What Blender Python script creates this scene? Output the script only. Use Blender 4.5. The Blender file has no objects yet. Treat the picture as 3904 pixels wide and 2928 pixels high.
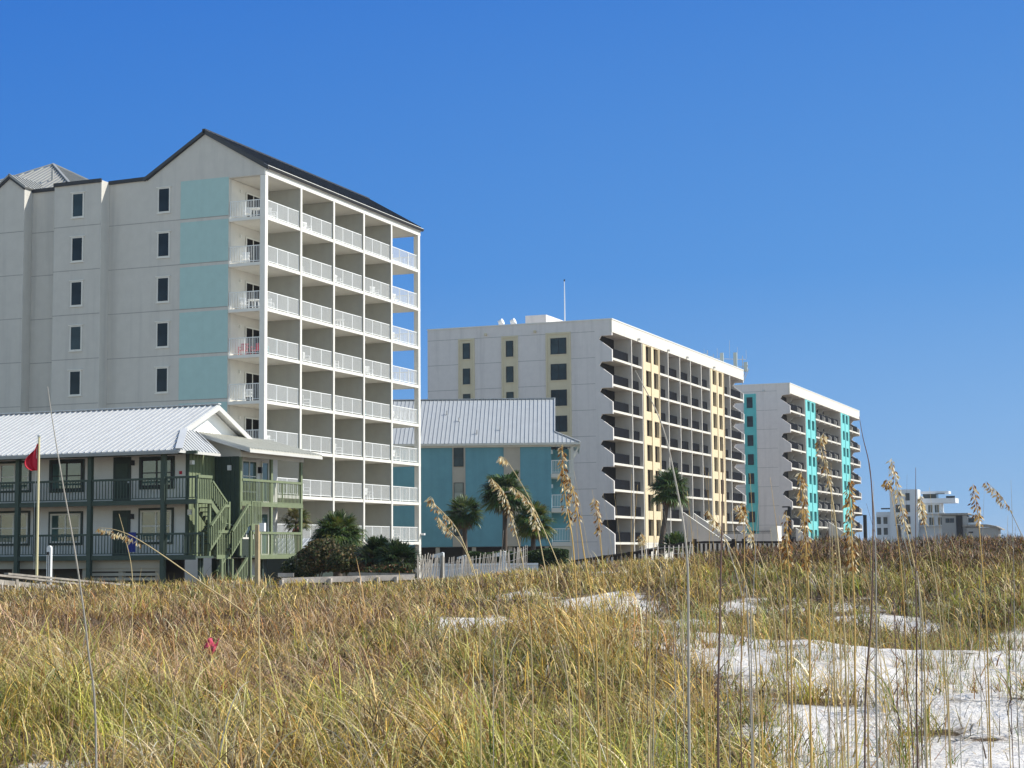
import bpy, math, random
import numpy as np
from mathutils import Vector, Matrix
R_ = math.radians
rnd = random.Random(7)
nrs = np.random.default_rng(11)
scene = bpy.context.scene
COL = scene.collection

# ---------------------------------------------------------------- camera
# world: +Y runs along the ocean fronts of the towers, +X points to the ocean, eye at z = 0
YAW, PITCH, ROLL = 0.37626, 0.09776, -0.0088
FPX = 6540.0                     # focal length in photo pixels (3904 wide)
fw = Vector((-math.sin(YAW) * math.cos(PITCH), math.cos(YAW) * math.cos(PITCH), math.sin(PITCH)))
rt = Vector((math.cos(YAW), math.sin(YAW), 0))
up = rt.cross(fw)
RT = rt * math.cos(ROLL) + up * math.sin(ROLL)
UP = up * math.cos(ROLL) - rt * math.sin(ROLL)
cam_d = bpy.data.cameras.new("camera")
cam_d.sensor_width = 36.0
cam_d.lens = FPX / 3904.0 * 36.0
cam_d.clip_start = 0.1
cam_d.clip_end = 9000
cam = bpy.data.objects.new("camera", cam_d)
COL.objects.link(cam)
m = Matrix((RT, UP, -fw)).transposed().to_4x4()
cam.matrix_world = m
scene.camera = cam

# ---------------------------------------------------------------- sky, sun, exposure
SUN_EL, SUN_AZ = 41.0, 66.0      # azimuth clockwise from +Y
w = bpy.data.worlds.new("World")
scene.world = w
w.use_nodes = True
nt = w.node_tree
nt.nodes.clear()
sky = nt.nodes.new("ShaderNodeTexSky")
sky.sky_type = 'NISHITA'
sky.sun_disc = False
sky.sun_elevation = R_(SUN_EL)
sky.sun_rotation = R_(SUN_AZ)
sky.air_density = 1.0
sky.dust_density = 0.0
sky.ozone_density = 3.0
bg = nt.nodes.new("ShaderNodeBackground")
bg.inputs[1].default_value = 0.105
out = nt.nodes.new("ShaderNodeOutputWorld")
# Nishita, brightened behind the camera to lift the shaded walls; ahead of the camera (north, away from the sun) the clear deep blue of this day by height above the horizon
def wn(typ, **kw):
    n = nt.nodes.new(typ)
    for k, v in kw.items(): setattr(n, k, v)
    return n
def wmath(op, a, b=None, c=None, clamp=False):
    n = wn("ShaderNodeMath", operation=op, use_clamp=clamp)
    for i, v in enumerate((a, b, c)):
        if v is None: continue
        if hasattr(v, 'links'): nt.links.new(v, n.inputs[i])
        else: n.inputs[i].default_value = v
    return n.outputs[0]
tcw = wn("ShaderNodeTexCoord"); sxw = wn("ShaderNodeSeparateXYZ"); nt.links.new(tcw.outputs['Generated'], sxw.inputs[0])
rp = wn("ShaderNodeValToRGB"); cr_ = rp.color_ramp; KS = 1/(0.105*1.275)/8
for _ in range(3): cr_.elements.new(.5)
for e_, (p_, c_) in zip(cr_.elements, [(0.0, (.225, .44, .73)), (.07, (.170, .385, .745)), (.16, (.092, .295, .715)), (.32, (.050, .210, .650)), (1.0, (.03, .13, .45))]):
    e_.position = p_; e_.color = (*[k*KS for k in c_], 1)
nt.links.new(sxw.outputs[2], rp.inputs[0])
side = wmath('ADD', wmath('MULTIPLY', sxw.outputs[0], math.cos(YAW)), wmath('MULTIPLY', sxw.outputs[1], math.sin(YAW)))
frnt = wmath('ADD', wmath('MULTIPLY', sxw.outputs[0], -math.sin(YAW)), wmath('MULTIPLY', sxw.outputs[1], math.cos(YAW)))
cb = wn("ShaderNodeCombineColor")
for i, k in enumerate((.95, .45, .13)): nt.links.new(wmath('MULTIPLY', wmath('MULTIPLY_ADD', side, k, 1.0), 8.0), cb.inputs[i])
mu = wn("ShaderNodeMix", data_type='RGBA', blend_type='MULTIPLY'); mu.inputs[0].default_value = 1
nt.links.new(rp.outputs[0], mu.inputs[6]); nt.links.new(cb.outputs[0], mu.inputs[7])
mrw = wn("ShaderNodeMapRange", interpolation_type='SMOOTHSTEP'); mrw.inputs[1].default_value = 0.0; mrw.inputs[2].default_value = .7
nt.links.new(frnt, mrw.inputs[0])
gain = wn("ShaderNodeMix", data_type='RGBA', blend_type='MULTIPLY'); gain.inputs[0].default_value = 1; gain.inputs[7].default_value = (1.5, 1.4, 1.25, 1)
nt.links.new(sky.outputs[0], gain.inputs[6])
mxw = wn("ShaderNodeMix", data_type='RGBA'); nt.links.new(mrw.outputs[0], mxw.inputs[0])
nt.links.new(gain.outputs[2], mxw.inputs[6]); nt.links.new(mu.outputs[2], mxw.inputs[7])
nt.links.new(mxw.outputs[2], bg.inputs[0])
nt.links.new(bg.outputs[0], out.inputs[0])
sd = bpy.data.lights.new("sun", 'SUN')
sd.energy = 4.6
sd.angle = R_(0.5)
sd.color = (1.0, 0.95, 0.86)
sun = bpy.data.objects.new("sun", sd)
COL.objects.link(sun)
sdir = Vector((math.sin(R_(SUN_AZ)) * math.cos(R_(SUN_EL)), math.cos(R_(SUN_AZ)) * math.cos(R_(SUN_EL)), math.sin(R_(SUN_EL))))
sun.rotation_euler = sdir.to_track_quat('Z', 'Y').to_euler()
scene.view_settings.view_transform = 'Standard'
scene.view_settings.look = 'None'
scene.view_settings.gamma = 1.0
scene.view_settings.exposure = 0.35
scene.view_settings.use_curve_mapping = False
scene.cycles.max_bounces = 6
scene.cycles.diffuse_bounces = 3
scene.cycles.transparent_max_bounces = 8

def at(px, py, depth):
    """point in the world seen at photo pixel (px, py), `depth` metres in front of the camera"""
    d = fw + RT * ((px - 1952) / FPX) - UP * ((py - 1464) / FPX)
    return d * depth
def at_z(px, depth, z):
    """point at photo column px, horizontal distance ~depth, height z"""
    a = (px - 1952) / FPX
    h = Vector((-math.sin(YAW), math.cos(YAW), 0)) * depth + rt * (a * depth * math.cos(PITCH))
    return Vector((h.x, h.y, z))

# ---------------------------------------------------------------- object helpers
def tag(o, label=None, cat=None, group=None, kind=None):
    if label: o["label"] = label
    if cat: o["category"] = cat
    if group: o["group"] = group
    if kind: o["kind"] = kind
    return o
def thing(name, label, cat, loc=(0, 0, 0), rz=0.0, group=None):
    o = bpy.data.objects.new(name, None)
    o.empty_display_size = 0.3
    COL.objects.link(o)
    o.location = loc
    o.rotation_euler = (0, 0, rz)
    return tag(o, label, cat, group)
def child(name, me, parent, loc=(0, 0, 0), rz=0.0, label=None, local=False):
    """loc is in world axes (minus the thing's location) unless local"""
    o = bpy.data.objects.new(name, me)
    COL.objects.link(o)
    o.parent = parent
    o.location = loc
    o.rotation_euler = (0, 0, rz)
    if label: o["label"] = label
    return o
def dup(root, loc, rz=0.0, label=None, group=None, scale=None):
    r = root.copy(); COL.objects.link(r)
    r.location = loc; r.rotation_euler = (root.rotation_euler.x, root.rotation_euler.y, rz)
    if scale: r.scale = (scale,) * 3
    if label: r["label"] = label
    if group: r["group"] = group
    for ch in list(root.children):
        c = ch.copy(); COL.objects.link(c); c.parent = r
        for g in list(ch.children):
            d = g.copy(); COL.objects.link(d); d.parent = c
    return r

class MB:
    def __init__(s):
        s.v = []; s.f = []
    def quad(s, a, b, c, d):
        i = len(s.v); s.v += [tuple(a), tuple(b), tuple(c), tuple(d)]; s.f.append((i, i+1, i+2, i+3))
    def poly(s, pts):
        i = len(s.v); s.v += [tuple(p) for p in pts]; s.f.append(tuple(range(i, i+len(pts))))
    def box(s, x0, x1, y0, y1, z0, z1):
        if x0 > x1: x0, x1 = x1, x0
        if y0 > y1: y0, y1 = y1, y0
        if z0 > z1: z0, z1 = z1, z0
        i = len(s.v)
        s.v += [(x0,y0,z0),(x1,y0,z0),(x1,y1,z0),(x0,y1,z0),(x0,y0,z1),(x1,y0,z1),(x1,y1,z1),(x0,y1,z1)]
        s.f += [(i,i+3,i+2,i+1),(i+4,i+5,i+6,i+7),(i,i+1,i+5,i+4),(i+1,i+2,i+6,i+5),(i+2,i+3,i+7,i+6),(i+3,i,i+4,i+7)]
        return s
    def prism(s, pts, d):
        """closed outline pts extruded by vector d"""
        n = len(pts); i = len(s.v); d = Vector(d)
        s.v += [tuple(p) for p in pts] + [tuple(Vector(p) + d) for p in pts]
        s.f.append(tuple(range(i, i+n))); s.f.append(tuple(range(i+2*n-1, i+n-1, -1)))
        for k in range(n):
            k2 = (k+1) % n
            s.f.append((i+k, i+n+k, i+n+k2, i+k2))
        return s
    def bar(s, a, b, wd, ht=None, upv=(0, 0, 1)):
        a = Vector(a); b = Vector(b); ht = ht or wd
        d = (b - a)
        if d.length < 1e-6: return s
        d.normalize(); u = Vector(upv)
        if abs(d.dot(u)) > .98: u = Vector((1, 0, 0))
        sv = d.cross(u).normalized(); u = sv.cross(d).normalized()
        o = [sv*(wd/2)*p + u*(ht/2)*q for p, q in ((-1,-1),(1,-1),(1,1),(-1,1))]
        i = len(s.v)
        s.v += [tuple(a+k) for k in o] + [tuple(b+k) for k in o]
        s.f += [(i,i+1,i+2,i+3),(i+7,i+6,i+5,i+4),(i,i+4,i+5,i+1),(i+1,i+5,i+6,i+2),(i+2,i+6,i+7,i+3),(i+3,i+7,i+4,i)]
        return s
    def tube(s, pts, rad, n=8, cap=True):
        pts = [Vector(p) for p in pts]
        if not hasattr(rad, '__len__'): rad = [rad]*len(pts)
        i0 = len(s.v)
        for k, p in enumerate(pts):
            d = (pts[min(k+1, len(pts)-1)] - pts[max(k-1, 0)]).normalized()
            u = Vector((0, 0, 1)) if abs(d.z) < .9 else Vector((1, 0, 0))
            a = d.cross(u).normalized(); b = d.cross(a)
            for j in range(n):
                t = 2*math.pi*j/n
                s.v.append(tuple(p + (a*math.cos(t) + b*math.sin(t))*rad[k]))
        for k in range(len(pts)-1):
            for j in range(n):
                j2 = (j+1) % n
                s.f.append((i0+k*n+j, i0+k*n+j2, i0+(k+1)*n+j2, i0+(k+1)*n+j))
        if cap:
            s.f.append(tuple(i0+j for j in range(n))[::-1])
            s.f.append(tuple(i0+(len(pts)-1)*n+j for j in range(n)))
        return s
    def mesh(s, name, mat, off=(0, 0, 0), smooth=False):
        me = bpy.data.meshes.new(name)
        ox, oy, oz = off
        me.from_pydata([(x-ox, y-oy, z-oz) for x, y, z in s.v], [], s.f)
        me.update()
        bm_fix(me)
        if smooth:
            for p in me.polygons: p.use_smooth = True
        me.materials.append(mat)
        return me
    def build(s, name, mat, parent=None, label=None, smooth=False, bevel=0.0):
        off = parent_off(parent)
        me = s.mesh(name, mat, off, smooth)
        o = bpy.data.objects.new(name, me)
        COL.objects.link(o)
        if parent: o.parent = parent
        if label: o["label"] = label
        if bevel:
            b = o.modifiers.new('bevel', 'BEVEL'); b.width = bevel; b.segments = 2; b.limit_method = 'ANGLE'
        return o
LOCAL = set()
def parent_off(p):
    off = Vector((0, 0, 0))
    while p is not None:
        if p.name in LOCAL: return off
        off = off + p.location
        p = p.parent
    return off
import bmesh
def bm_fix(me):
    bm = bmesh.new(); bm.from_mesh(me)
    bmesh.ops.recalc_face_normals(bm, faces=bm.faces)
    bm.to_mesh(me); bm.free()

def np_mesh(name, V, F, mat, col=None, smooth=False):
    """V (n,3), F (m,k) arrays; col (n,3) per-vertex base colour"""
    me = bpy.data.meshes.new(name)
    n, (mf, k) = len(V), F.shape
    me.vertices.add(n); me.vertices.foreach_set('co', V.astype(np.float32).ravel())
    me.loops.add(mf*k); me.loops.foreach_set('vertex_index', F.astype(np.int32).ravel())
    me.polygons.add(mf)
    me.polygons.foreach_set('loop_start', np.arange(0, mf*k, k, dtype=np.int32))
    me.polygons.foreach_set('loop_total', np.full(mf, k, dtype=np.int32))
    me.update(calc_edges=True)
    if col is not None:
        ca = me.color_attributes.new('tint', 'FLOAT_COLOR', 'POINT')
        ca.data.foreach_set('color', np.concatenate([col, np.ones((n, 1))], 1).astype(np.float32).ravel())
    if smooth: me.polygons.foreach_set('use_smooth', np.ones(mf, dtype=bool))
    me.materials.append(mat)
    return me
def np_obj(name, me, parent=None):
    o = bpy.data.objects.new(name, me); COL.objects.link(o)
    if parent: o.parent = parent
    return o

# ---------------------------------------------------------------- materials
def _nt(name):
    ma = bpy.data.materials.new(name); ma.use_nodes = True
    t = ma.node_tree; b = t.nodes['Principled BSDF']
    return ma, t, b
def N(t, typ, **kw):
    n = t.nodes.new(typ)
    for k, v in kw.items(): setattr(n, k, v)
    return n
def noise(t, scale, detail=4, rough=.55, coord='Object', stretch=None):
    tc = N(t, 'ShaderNodeTexCoord'); n = N(t, 'ShaderNodeTexNoise')
    n.inputs['Scale'].default_value = scale; n.inputs['Detail'].default_value = detail; n.inputs['Roughness'].default_value = rough
    if stretch:
        mp = N(t, 'ShaderNodeMapping'); mp.inputs['Scale'].default_value = stretch
        t.links.new(tc.outputs[coord], mp.inputs[0]); t.links.new(mp.outputs[0], n.inputs[0])
    else:
        t.links.new(tc.outputs[coord], n.inputs[0])
    return n
def ramp(t, src, stops):
    r = N(t, 'ShaderNodeValToRGB')
    while len(r.color_ramp.elements) < len(stops): r.color_ramp.elements.new(.5)
    for e, (p, c) in zip(r.color_ramp.elements, stops):
        e.position = p; e.color = (*c, 1) if hasattr(c, '__len__') else (c, c, c, 1)
    t.links.new(src, r.inputs[0]); return r
def mix(t, a, b, fac, mode='MIX'):
    x = N(t, 'ShaderNodeMix', data_type='RGBA', blend_type=mode)
    for s, v in ((6, a), (7, b), (0, fac)):
        if hasattr(v, 'is_linked') or hasattr(v, 'links'): t.links.new(v, x.inputs[s])
        elif hasattr(v, '__len__'): x.inputs[s].default_value = (*v, 1)
        else: x.inputs[s].default_value = v
    return x.outputs[2]
def bump(t, b, h, strength=.3, dist=.02):
    bp = N(t, 'ShaderNodeBump'); bp.inputs['Strength'].default_value = strength; bp.inputs['Distance'].default_value = dist
    t.links.new(h, bp.inputs['Height']); t.links.new(bp.outputs[0], b.inputs['Normal'])
def paint(name, c, rough=.6, var=.12, stain=0.0, bumps=.15, scale=1.5, metal=0.0, stainc=None):
    """painted / stuccoed surface: soft blotches, optional rain streaks running down"""
    ma, t, b = _nt(name)
    n1 = noise(t, scale, 5, .6)
    lo = tuple(max(0, k*(1-var)) for k in c); hi = tuple(min(1, k*(1+var*.6)) for k in c)
    r = ramp(t, n1.outputs[0], [(.3, lo), (.7, hi)])
    colo = r.outputs[0]
    if stain:
        n2 = noise(t, 1.0, 4, .6, stretch=(1.3, 1.3, .07))
        r2 = ramp(t, n2.outputs[0], [(.5, 0.0), (.75, 1.0)])
        mm = N(t, 'ShaderNodeMath', operation='MULTIPLY'); mm.inputs[1].default_value = stain
        t.links.new(r2.outputs[0], mm.inputs[0])
        colo = mix(t, colo, stainc or tuple(k*.55 for k in c), mm.outputs[0])
    t.links.new(colo, b.inputs['Base Color'])
    b.inputs['Roughness'].default_value = rough
    b.inputs['Metallic'].default_value = metal
    if bumps:
        n3 = noise(t, 45, 3, .6); bump(t, b, n3.outputs[0], bumps, .01)
    return ma
def glass(name, c=(.008, .014, .02), rough=.08, refl=.14):
    ma, t, b = _nt(name)
    n = noise(t, .7, 2, .5); r = ramp(t, n.outputs[0], [(.35, c), (.7, tuple(k*2.2 for k in c))])
    t.links.new(r.outputs[0], b.inputs['Base Color'])
    b.inputs['Roughness'].default_value = rough
    b.inputs['Specular IOR Level'].default_value = refl
    n2 = noise(t, 1.3, 2, .5); bump(t, b, n2.outputs[0], .08, .02)
    return ma
def wood(name, c, rough=.8, var=.35):
    ma, t, b = _nt(name)
    n1 = noise(t, 3, 6, .65, stretch=(1, 1, .35)); n2 = noise(t, 22, 4, .6)
    r = ramp(t, n1.outputs[0], [(.3, tuple(k*(1-var) for k in c)), (.72, tuple(min(1, k*(1+var)) for k in c))])
    t.links.new(mix(t, r.outputs[0], tuple(k*.6 for k in c), ramp(t, n2.outputs[0], [(.55, 0.), (.8, .6)]).outputs[0]), b.inputs['Base Color'])
    b.inputs['Roughness'].default_value = rough
    bump(t, b, n2.outputs[0], .4, .01)
    return ma
def foliage(name, rough=.55, trans=.3, bright=1.0, spec=.25):
    ma, t, b = _nt(name)
    at_ = N(t, 'ShaderNodeAttribute', attribute_name='tint')
    b.inputs['Roughness'].default_value = rough
    b.inputs['Specular IOR Level'].default_value = spec
    t.links.new(at_.outputs['Color'], b.inputs['Base Color'])
    tr = N(t, 'ShaderNodeBsdfTranslucent'); t.links.new(at_.outputs['Color'], tr.inputs[0])
    mx = N(t, 'ShaderNodeMixShader'); mx.inputs[0].default_value = trans
    t.links.new(b.outputs[0], mx.inputs[1]); t.links.new(tr.outputs[0], mx.inputs[2])
    t.links.new(mx.outputs[0], t.nodes['Material Output'].inputs[0])
    return ma

M = {}
M['stucco'] = paint('stucco', (.57, .55, .495), .85, .05, .6, stainc=(.42, .41, .38))
M['stucco_lit'] = paint('stucco_cream', (.66, .63, .56), .8, .05, .12)
M['trimwhite'] = paint('trim_white', (.74, .72, .65), .6, .05, .1)
M['balcony'] = paint('balcony_grey', (.36, .355, .31), .85, .06, .15)
M['ceil'] = paint('balcony_ceiling', (.62, .60, .54), .85, .05)
M['teal_panel'] = paint('pale_teal_stucco', (.39, .56, .53), .85, .05, .1)
M['joint'] = paint('joint_sealant', (.34, .33, .31), .9, .1)
M['dark_trim'] = paint('charcoal_trim', (.022, .024, .028), .55, .2, bumps=0)
M['dark_roof'] = paint('charcoal_metal_roof', (.035, .037, .04), .5, .15, bumps=0)
M['grey_roof'] = paint('grey_metal_roof', (.33, .33, .31), .5, .1, .2, bumps=0)
M['white_roof'] = paint('white_metal_roof', (.55, .555, .55), .45, .04, .15, bumps=0)
M['pale_roof'] = paint('pale_metal_roof', (.43, .45, .46), .45, .05, .15, bumps=0)
M['olive_roof'] = paint('dusty_metal_roof', (.62, .60, .52), .5, .07, .2, bumps=0)
M['glass'] = glass('dark_window_glass')
M['glass_grey'] = glass('grey_window_glass', (.014, .026, .032), .08, .22)
M['glass_curtain'] = glass('curtained_glass', (.16, .18, .16), .15)
M['rail_white'] = paint('white_rail', (.76, .77, .75), .5, .03, bumps=0)
M['rail_dark'] = paint('bronze_rail', (.007, .007, .008), .7, .15, bumps=0)
M['rail_dark'].node_tree.nodes['Principled BSDF'].inputs['Specular IOR Level'].default_value = .08
M['black'] = paint('black_paint', (.012, .012, .013), .5, .2, bumps=0)
M['slider'] = glass('dark_slider', (.008, .007, .006), .35, .08)
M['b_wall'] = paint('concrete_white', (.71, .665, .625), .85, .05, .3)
M['b_lit'] = paint('concrete_white_sunlit', (.66, .625, .545), .8, .04, .1)  # same paint as b_wall, a separate tone for the sunlit parts
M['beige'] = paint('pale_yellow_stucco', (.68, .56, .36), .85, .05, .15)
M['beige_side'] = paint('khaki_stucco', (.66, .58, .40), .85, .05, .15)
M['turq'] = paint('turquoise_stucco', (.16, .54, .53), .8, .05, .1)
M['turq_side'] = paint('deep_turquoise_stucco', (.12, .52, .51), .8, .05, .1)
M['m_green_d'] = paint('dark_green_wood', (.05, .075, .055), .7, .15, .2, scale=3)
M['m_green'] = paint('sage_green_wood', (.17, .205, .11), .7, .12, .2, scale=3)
M['m_white'] = paint('motel_white', (.76, .74, .70), .8, .05, .15)
M['m_beam'] = paint('motel_beam_white', (.58, .57, .53), .7, .05, .1)
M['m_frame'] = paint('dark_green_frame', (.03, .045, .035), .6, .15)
M['teal_house'] = paint('blue_teal_siding', (.125, .31, .37), .8, .1, .25, scale=.8)
M['teal_house_trim'] = paint('tan_siding', (.42, .39, .32), .8, .06, .1)
M['house_trim'] = paint('pale_trim', (.60, .60, .54), .7, .05)
M['red'] = paint('red_cloth', (.55, .008, .03), .7, .1, bumps=0)
M['wood_grey'] = wood('weathered_grey_wood', (.30, .27, .23))
M['wood_pale'] = wood('pale_driftwood', (.52, .46, .40))
M['wood_dark'] = wood('dark_brown_wood', (.045, .033, .028))
M['wood_post'] = wood('yellow_pine_post', (.45, .35, .2))
M['bark'] = wood('palm_bark', (.10, .075, .055))
M['galv'] = paint('galvanised_steel', (.5, .5, .5), .4, .1, metal=.6, bumps=0)
M['plastic'] = paint('white_plastic', (.82, .82, .80), .4, .03, bumps=0)
M['plastic_red'] = paint('red_plastic', (.55, .02, .05), .4, .05, bumps=0)
M['plastic_teal'] = paint('teal_plastic', (.05, .45, .45), .4, .05, bumps=0)
M['plastic_yellow'] = paint('cream_plastic', (.7, .62, .36), .4, .05, bumps=0)
M['plastic_dark'] = paint('dark_plastic', (.04, .035, .035), .4, .05, bumps=0)
M['leaf'] = foliage('leaf', .5, .25)
M['blade'] = foliage('grass_blade', .5, .18, spec=.3)
M['palmleaf'] = foliage('palm_leaf', .42, .2, spec=.4)
M['straw'] = foliage('straw_head', .7, .4, spec=.1)

# rect grid wall with real openings. plane: 'x' (wall spans X, faces -Y at y=p) or 'y' (wall spans Y, faces +X at x=p)
def holed(mb, plane, p, u0, u1, z0, z1, holes, depth):
    us = sorted({u0, u1, *[h[0] for h in holes], *[h[1] for h in holes]})
    zs = sorted({z0, z1, *[h[2] for h in holes], *[h[3] for h in holes]})
    P = (lambda u, z, d=0: (u, p + d, z)) if plane == 'x' else (lambda u, z, d=0: (p - d, u, z))
    for a, b in zip(us, us[1:]):
        for c, d in zip(zs, zs[1:]):
            mu, mz = (a+b)/2, (c+d)/2
            if any(h[0] < mu < h[1] and h[2] < mz < h[3] for h in holes): continue
            mb.quad(P(a, c), P(b, c), P(b, d), P(a, d))
    for h in holes:
        a, b, c, d = h
        mb.quad(P(a, c), P(b, c), P(b, c, depth), P(a, c, depth))
        mb.quad(P(a, d), P(b, d), P(b, d, depth), P(a, d, depth))
        mb.quad(P(a, c), P(a, d), P(a, d, depth), P(a, c, depth))
        mb.quad(P(b, c), P(b, d), P(b, d, depth), P(b, c, depth))
    mb.quad(P(u0, z0), P(u0, z1), P(u0, z1, depth), P(u0, z0, depth))
    mb.quad(P(u1, z0), P(u1, z1), P(u1, z1, depth), P(u1, z0, depth))
    mb.quad(P(u0, z1), P(u1, z1), P(u1, z1, depth), P(u0, z1, depth))
    mb.quad(P(u0, z0), P(u1, z0), P(u1, z0, depth), P(u0, z0, depth))

_cache = {}
def window(parent, loc, W, H, rz=0.0, frame='trimwhite', fw_=.07, pane='glass', grid=(1, 1), name='window', label=None, proud=.05, setback=.0, hood=False):
    """window centred at loc (world), outward normal -Y before rz; frame + pane sub-part. grid = (cols, rows)"""
    key = ('w', round(W, 3), round(H, 3), frame, fw_, pane, grid, proud, setback, hood)
    if key not in _cache:
        f = MB()
        f.box(-W/2, -W/2+fw_, -proud, setback, -H/2, H/2); f.box(W/2-fw_, W/2, -proud, setback, -H/2, H/2)
        f.box(-W/2+fw_, W/2-fw_, -proud, setback, H/2-fw_, H/2); f.box(-W/2+fw_, W/2-fw_, -proud, setback, -H/2, -H/2+fw_)
        for i in range(1, grid[0]):
            x = -W/2 + W*i/grid[0]; f.box(x-fw_*.45, x+fw_*.45, -proud*.7, setback, -H/2+fw_, H/2-fw_)
        for i in range(1, grid[1]):
            z = -H/2 + H*i/grid[1]; f.box(-W/2+fw_, W/2-fw_, -proud*.55, -.001, z-fw_*.3, z+fw_*.3)
        if hood: f.box(-W/2-.1, W/2+.1, -.09, .0, H/2+.01, H/2+.07)
        if hood: f.box(-W/2-.06, W/2+.06, -.07, .0, -H/2-.06, -H/2-.005)
        g = MB(); g.box(-W/2+fw_*.7, W/2-fw_*.7, -.012, -.002, -H/2+fw_*.7, H/2-fw_*.7)
        _cache[key] = (f.mesh('window', M[frame]), g.mesh('pane', M[pane]))
    a, b = _cache[key]
    l = Vector(loc) - parent_off(parent)
    o = child(name, a, parent, l, rz, label)
    child('pane', b, o)
    return o
def railing(parent, a, b, h, mat, n_post=3, sp=.115, pk=.022, top=.05, name='railing', top_mat=None, low=.08, postw=.045, ret=False):
    """picket railing from a to b (world points on the floor)"""
    a = Vector(a); b = Vector(b); L = (b-a).length; ang = math.atan2(b.y-a.y, b.x-a.x)
    key = ('r', round(L, 2), round(h, 2), mat, n_post, sp, pk, top, low)
    if key not in _cache:
        q = MB()
        q.box(0, L, -top/2, top/2, h-top, h); q.box(0, L, -.02, .02, low, low+.04)
        n = max(2, int(L/sp))
        for i in range(n):
            x = (i+.5)*L/n
            q.box(x-pk/2, x+pk/2, -pk*.22, pk*.22, low+.04, h-top)
        for i in range(n_post+1):
            x = min(max(L*i/n_post, postw/2), L-postw/2)
            q.box(x-postw/2, x+postw/2, -postw/2-.003, postw/2+.003, .0, h-top)
        _cache[key] = q.mesh('railing', M[mat])
    return child(name, _cache[key], parent, a - parent_off(parent), ang)
# ================================================================ TALL GABLED CONDOMINIUM (A)
GZ = -2.2
def chair_parts(mat):
    """monobloc patio chair: seat, backrest, four legs, two armrests"""
    s = MB(); s.box(-.24, .24, -.22, .24, .40, .44)
    b = MB()
    for k in range(5): b.box(-.22+.095*k, -.16+.095*k, .22, .26, .44, .86)
    b.box(-.25, .25, .215, .27, .82, .90)
    ar = [MB().box(sx*.24-.025, sx*.24+.025, -.22, .26, .62, .65) for sx in (-1, 1)]
    lg = []
    for sx in (-1, 1):
        for sy in (-1, 1): lg.append(MB().bar((sx*.22, sy*.2, .42), (sx*.26, sy*.25, 0), .045))
    for sx, a_ in zip((-1, 1), ar): a_.bar((sx*.24, -.2, .43), (sx*.24, -.2, .62), .04)
    return s, b, ar, lg
def make_chair(mat, name='patio_chair', label=None, loc=(0, 0, 0), rz=0, group=None):
    t = thing(name, label, 'chair', (0, 0, 0), 0, group)
    s, b, ar, lg = chair_parts(mat)
    s.build('seat', M[mat], t); b.build('backrest', M[mat], t)
    for a_ in ar: a_.build('armrest', M[mat], t)
    for l in lg: l.build('leg', M[mat], t)
    t.location = loc; t.rotation_euler.z = rz
    return t
def make_table(mat, label=None, loc=(0, 0, 0), group=None):
    t = thing('patio_table', label, 'table', (0, 0, 0), 0, group)
    tp = MB(); tp.tube([(0, 0, .69), (0, 0, .73)], .42, 14)
    tp.build('tabletop', M[mat], t)
    for k in range(4):
        a_ = math.pi/4 + k*math.pi/2
        MB().bar((.3*math.cos(a_), .3*math.sin(a_), .69), (.36*math.cos(a_), .36*math.sin(a_), 0), .04).build('leg', M[mat], t)
    t.location = loc
    return t
XA, YA, YA1 = -54.7, 95.46, 119.35
ZA = [21.74 - 2.985*k for k in range(8)]
A = thing('apartment_tower', 'tall grey gabled condominium with dark roof, pale teal panels and rows of white balcony railings', 'building', (-62, YA, GZ))
# main shell
q = MB()
AP = (-59.24, 27.64); EL = (-63.63, 25.0); ER = (-54.8, 25.0)
# gable wall facing the camera, with the real opening of the end balconies left out
q.prism([(-66.64, YA, GZ), (-57.4, YA, GZ), (-57.4, YA, 24.42), (-54.72, YA, 24.42), (-54.72, YA, 24.96), (AP[0], YA, AP[1]-.04), (EL[0], YA, EL[1]-.03), (-66.64, YA, 24.93)], (0, .3, 0))
q.box(-70.39, -66.62, 94.54, 95.9, GZ, 24.93)
q.box(-72.88, -70.37, YA, 95.9, GZ, 24.9)
q.prism([(-72.86, 94.57, GZ), (-72.86, 94.57, 24.98), (-74.07, 94.57, 25.82), (-75.3, 94.57, 24.98), (-75.3, 94.57, GZ)], (0, 1.4, 0))
q.box(-84, -75.28, 94.9, 96.0, GZ, 24.9)
q.box(-84, -57.6, 95.77, YA1-.05, GZ, 24.9)
q.prism([(-54.95, YA1-.3, 24.42), (-54.95, YA1-.3, 24.96), (AP[0], YA1-.3, AP[1]-.04), (EL[0], YA1-.3, 24.9), (EL[0], YA1-.3, 24.42)], (0, .3, 0))
q.build('wall', M['stucco'], A, bevel=.03)
# pale ceiling band and balcony back wall
q = MB(); q.box(-57.6, -57.4, YA+.3, YA1-.06, GZ, 24.4); q.build('balcony_wall', M['stucco_lit'], A)
# roof slabs (gable along +Y)
def roof_slab(mb, pts, th):
    n = (Vector(pts[1])-Vector(pts[0])).cross(Vector(pts[2])-Vector(pts[0])).normalized()
    if n.z < 0: n = -n
    mb.prism(pts, -n*th)
def ribs(mb, a0, a1, b0, b1, n, w_=.05, h_=.06, lift=.03):
    """standing seams between edge a (a0->a1) and edge b (b0->b1)"""
    a0, a1, b0, b1 = map(Vector, (a0, a1, b0, b1))
    nn = (a1-a0).cross(b0-a0).normalized()
    if nn.z < 0: nn = -nn
    for i in range(n+1):
        t_ = i/n
        mb.bar(a0.lerp(a1, t_)+nn*lift, b0.lerp(b1, t_)+nn*lift, w_, h_, nn)
q = MB(); y0, y1 = YA-.18, YA1+.18
sl = (AP[1]-25.0)/(AP[0]-ER[0])
eR = (-54.42, 25.0+sl*(-54.42-ER[0])+.06); eL = (EL[0]-.3, 25.0-.2)
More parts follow.
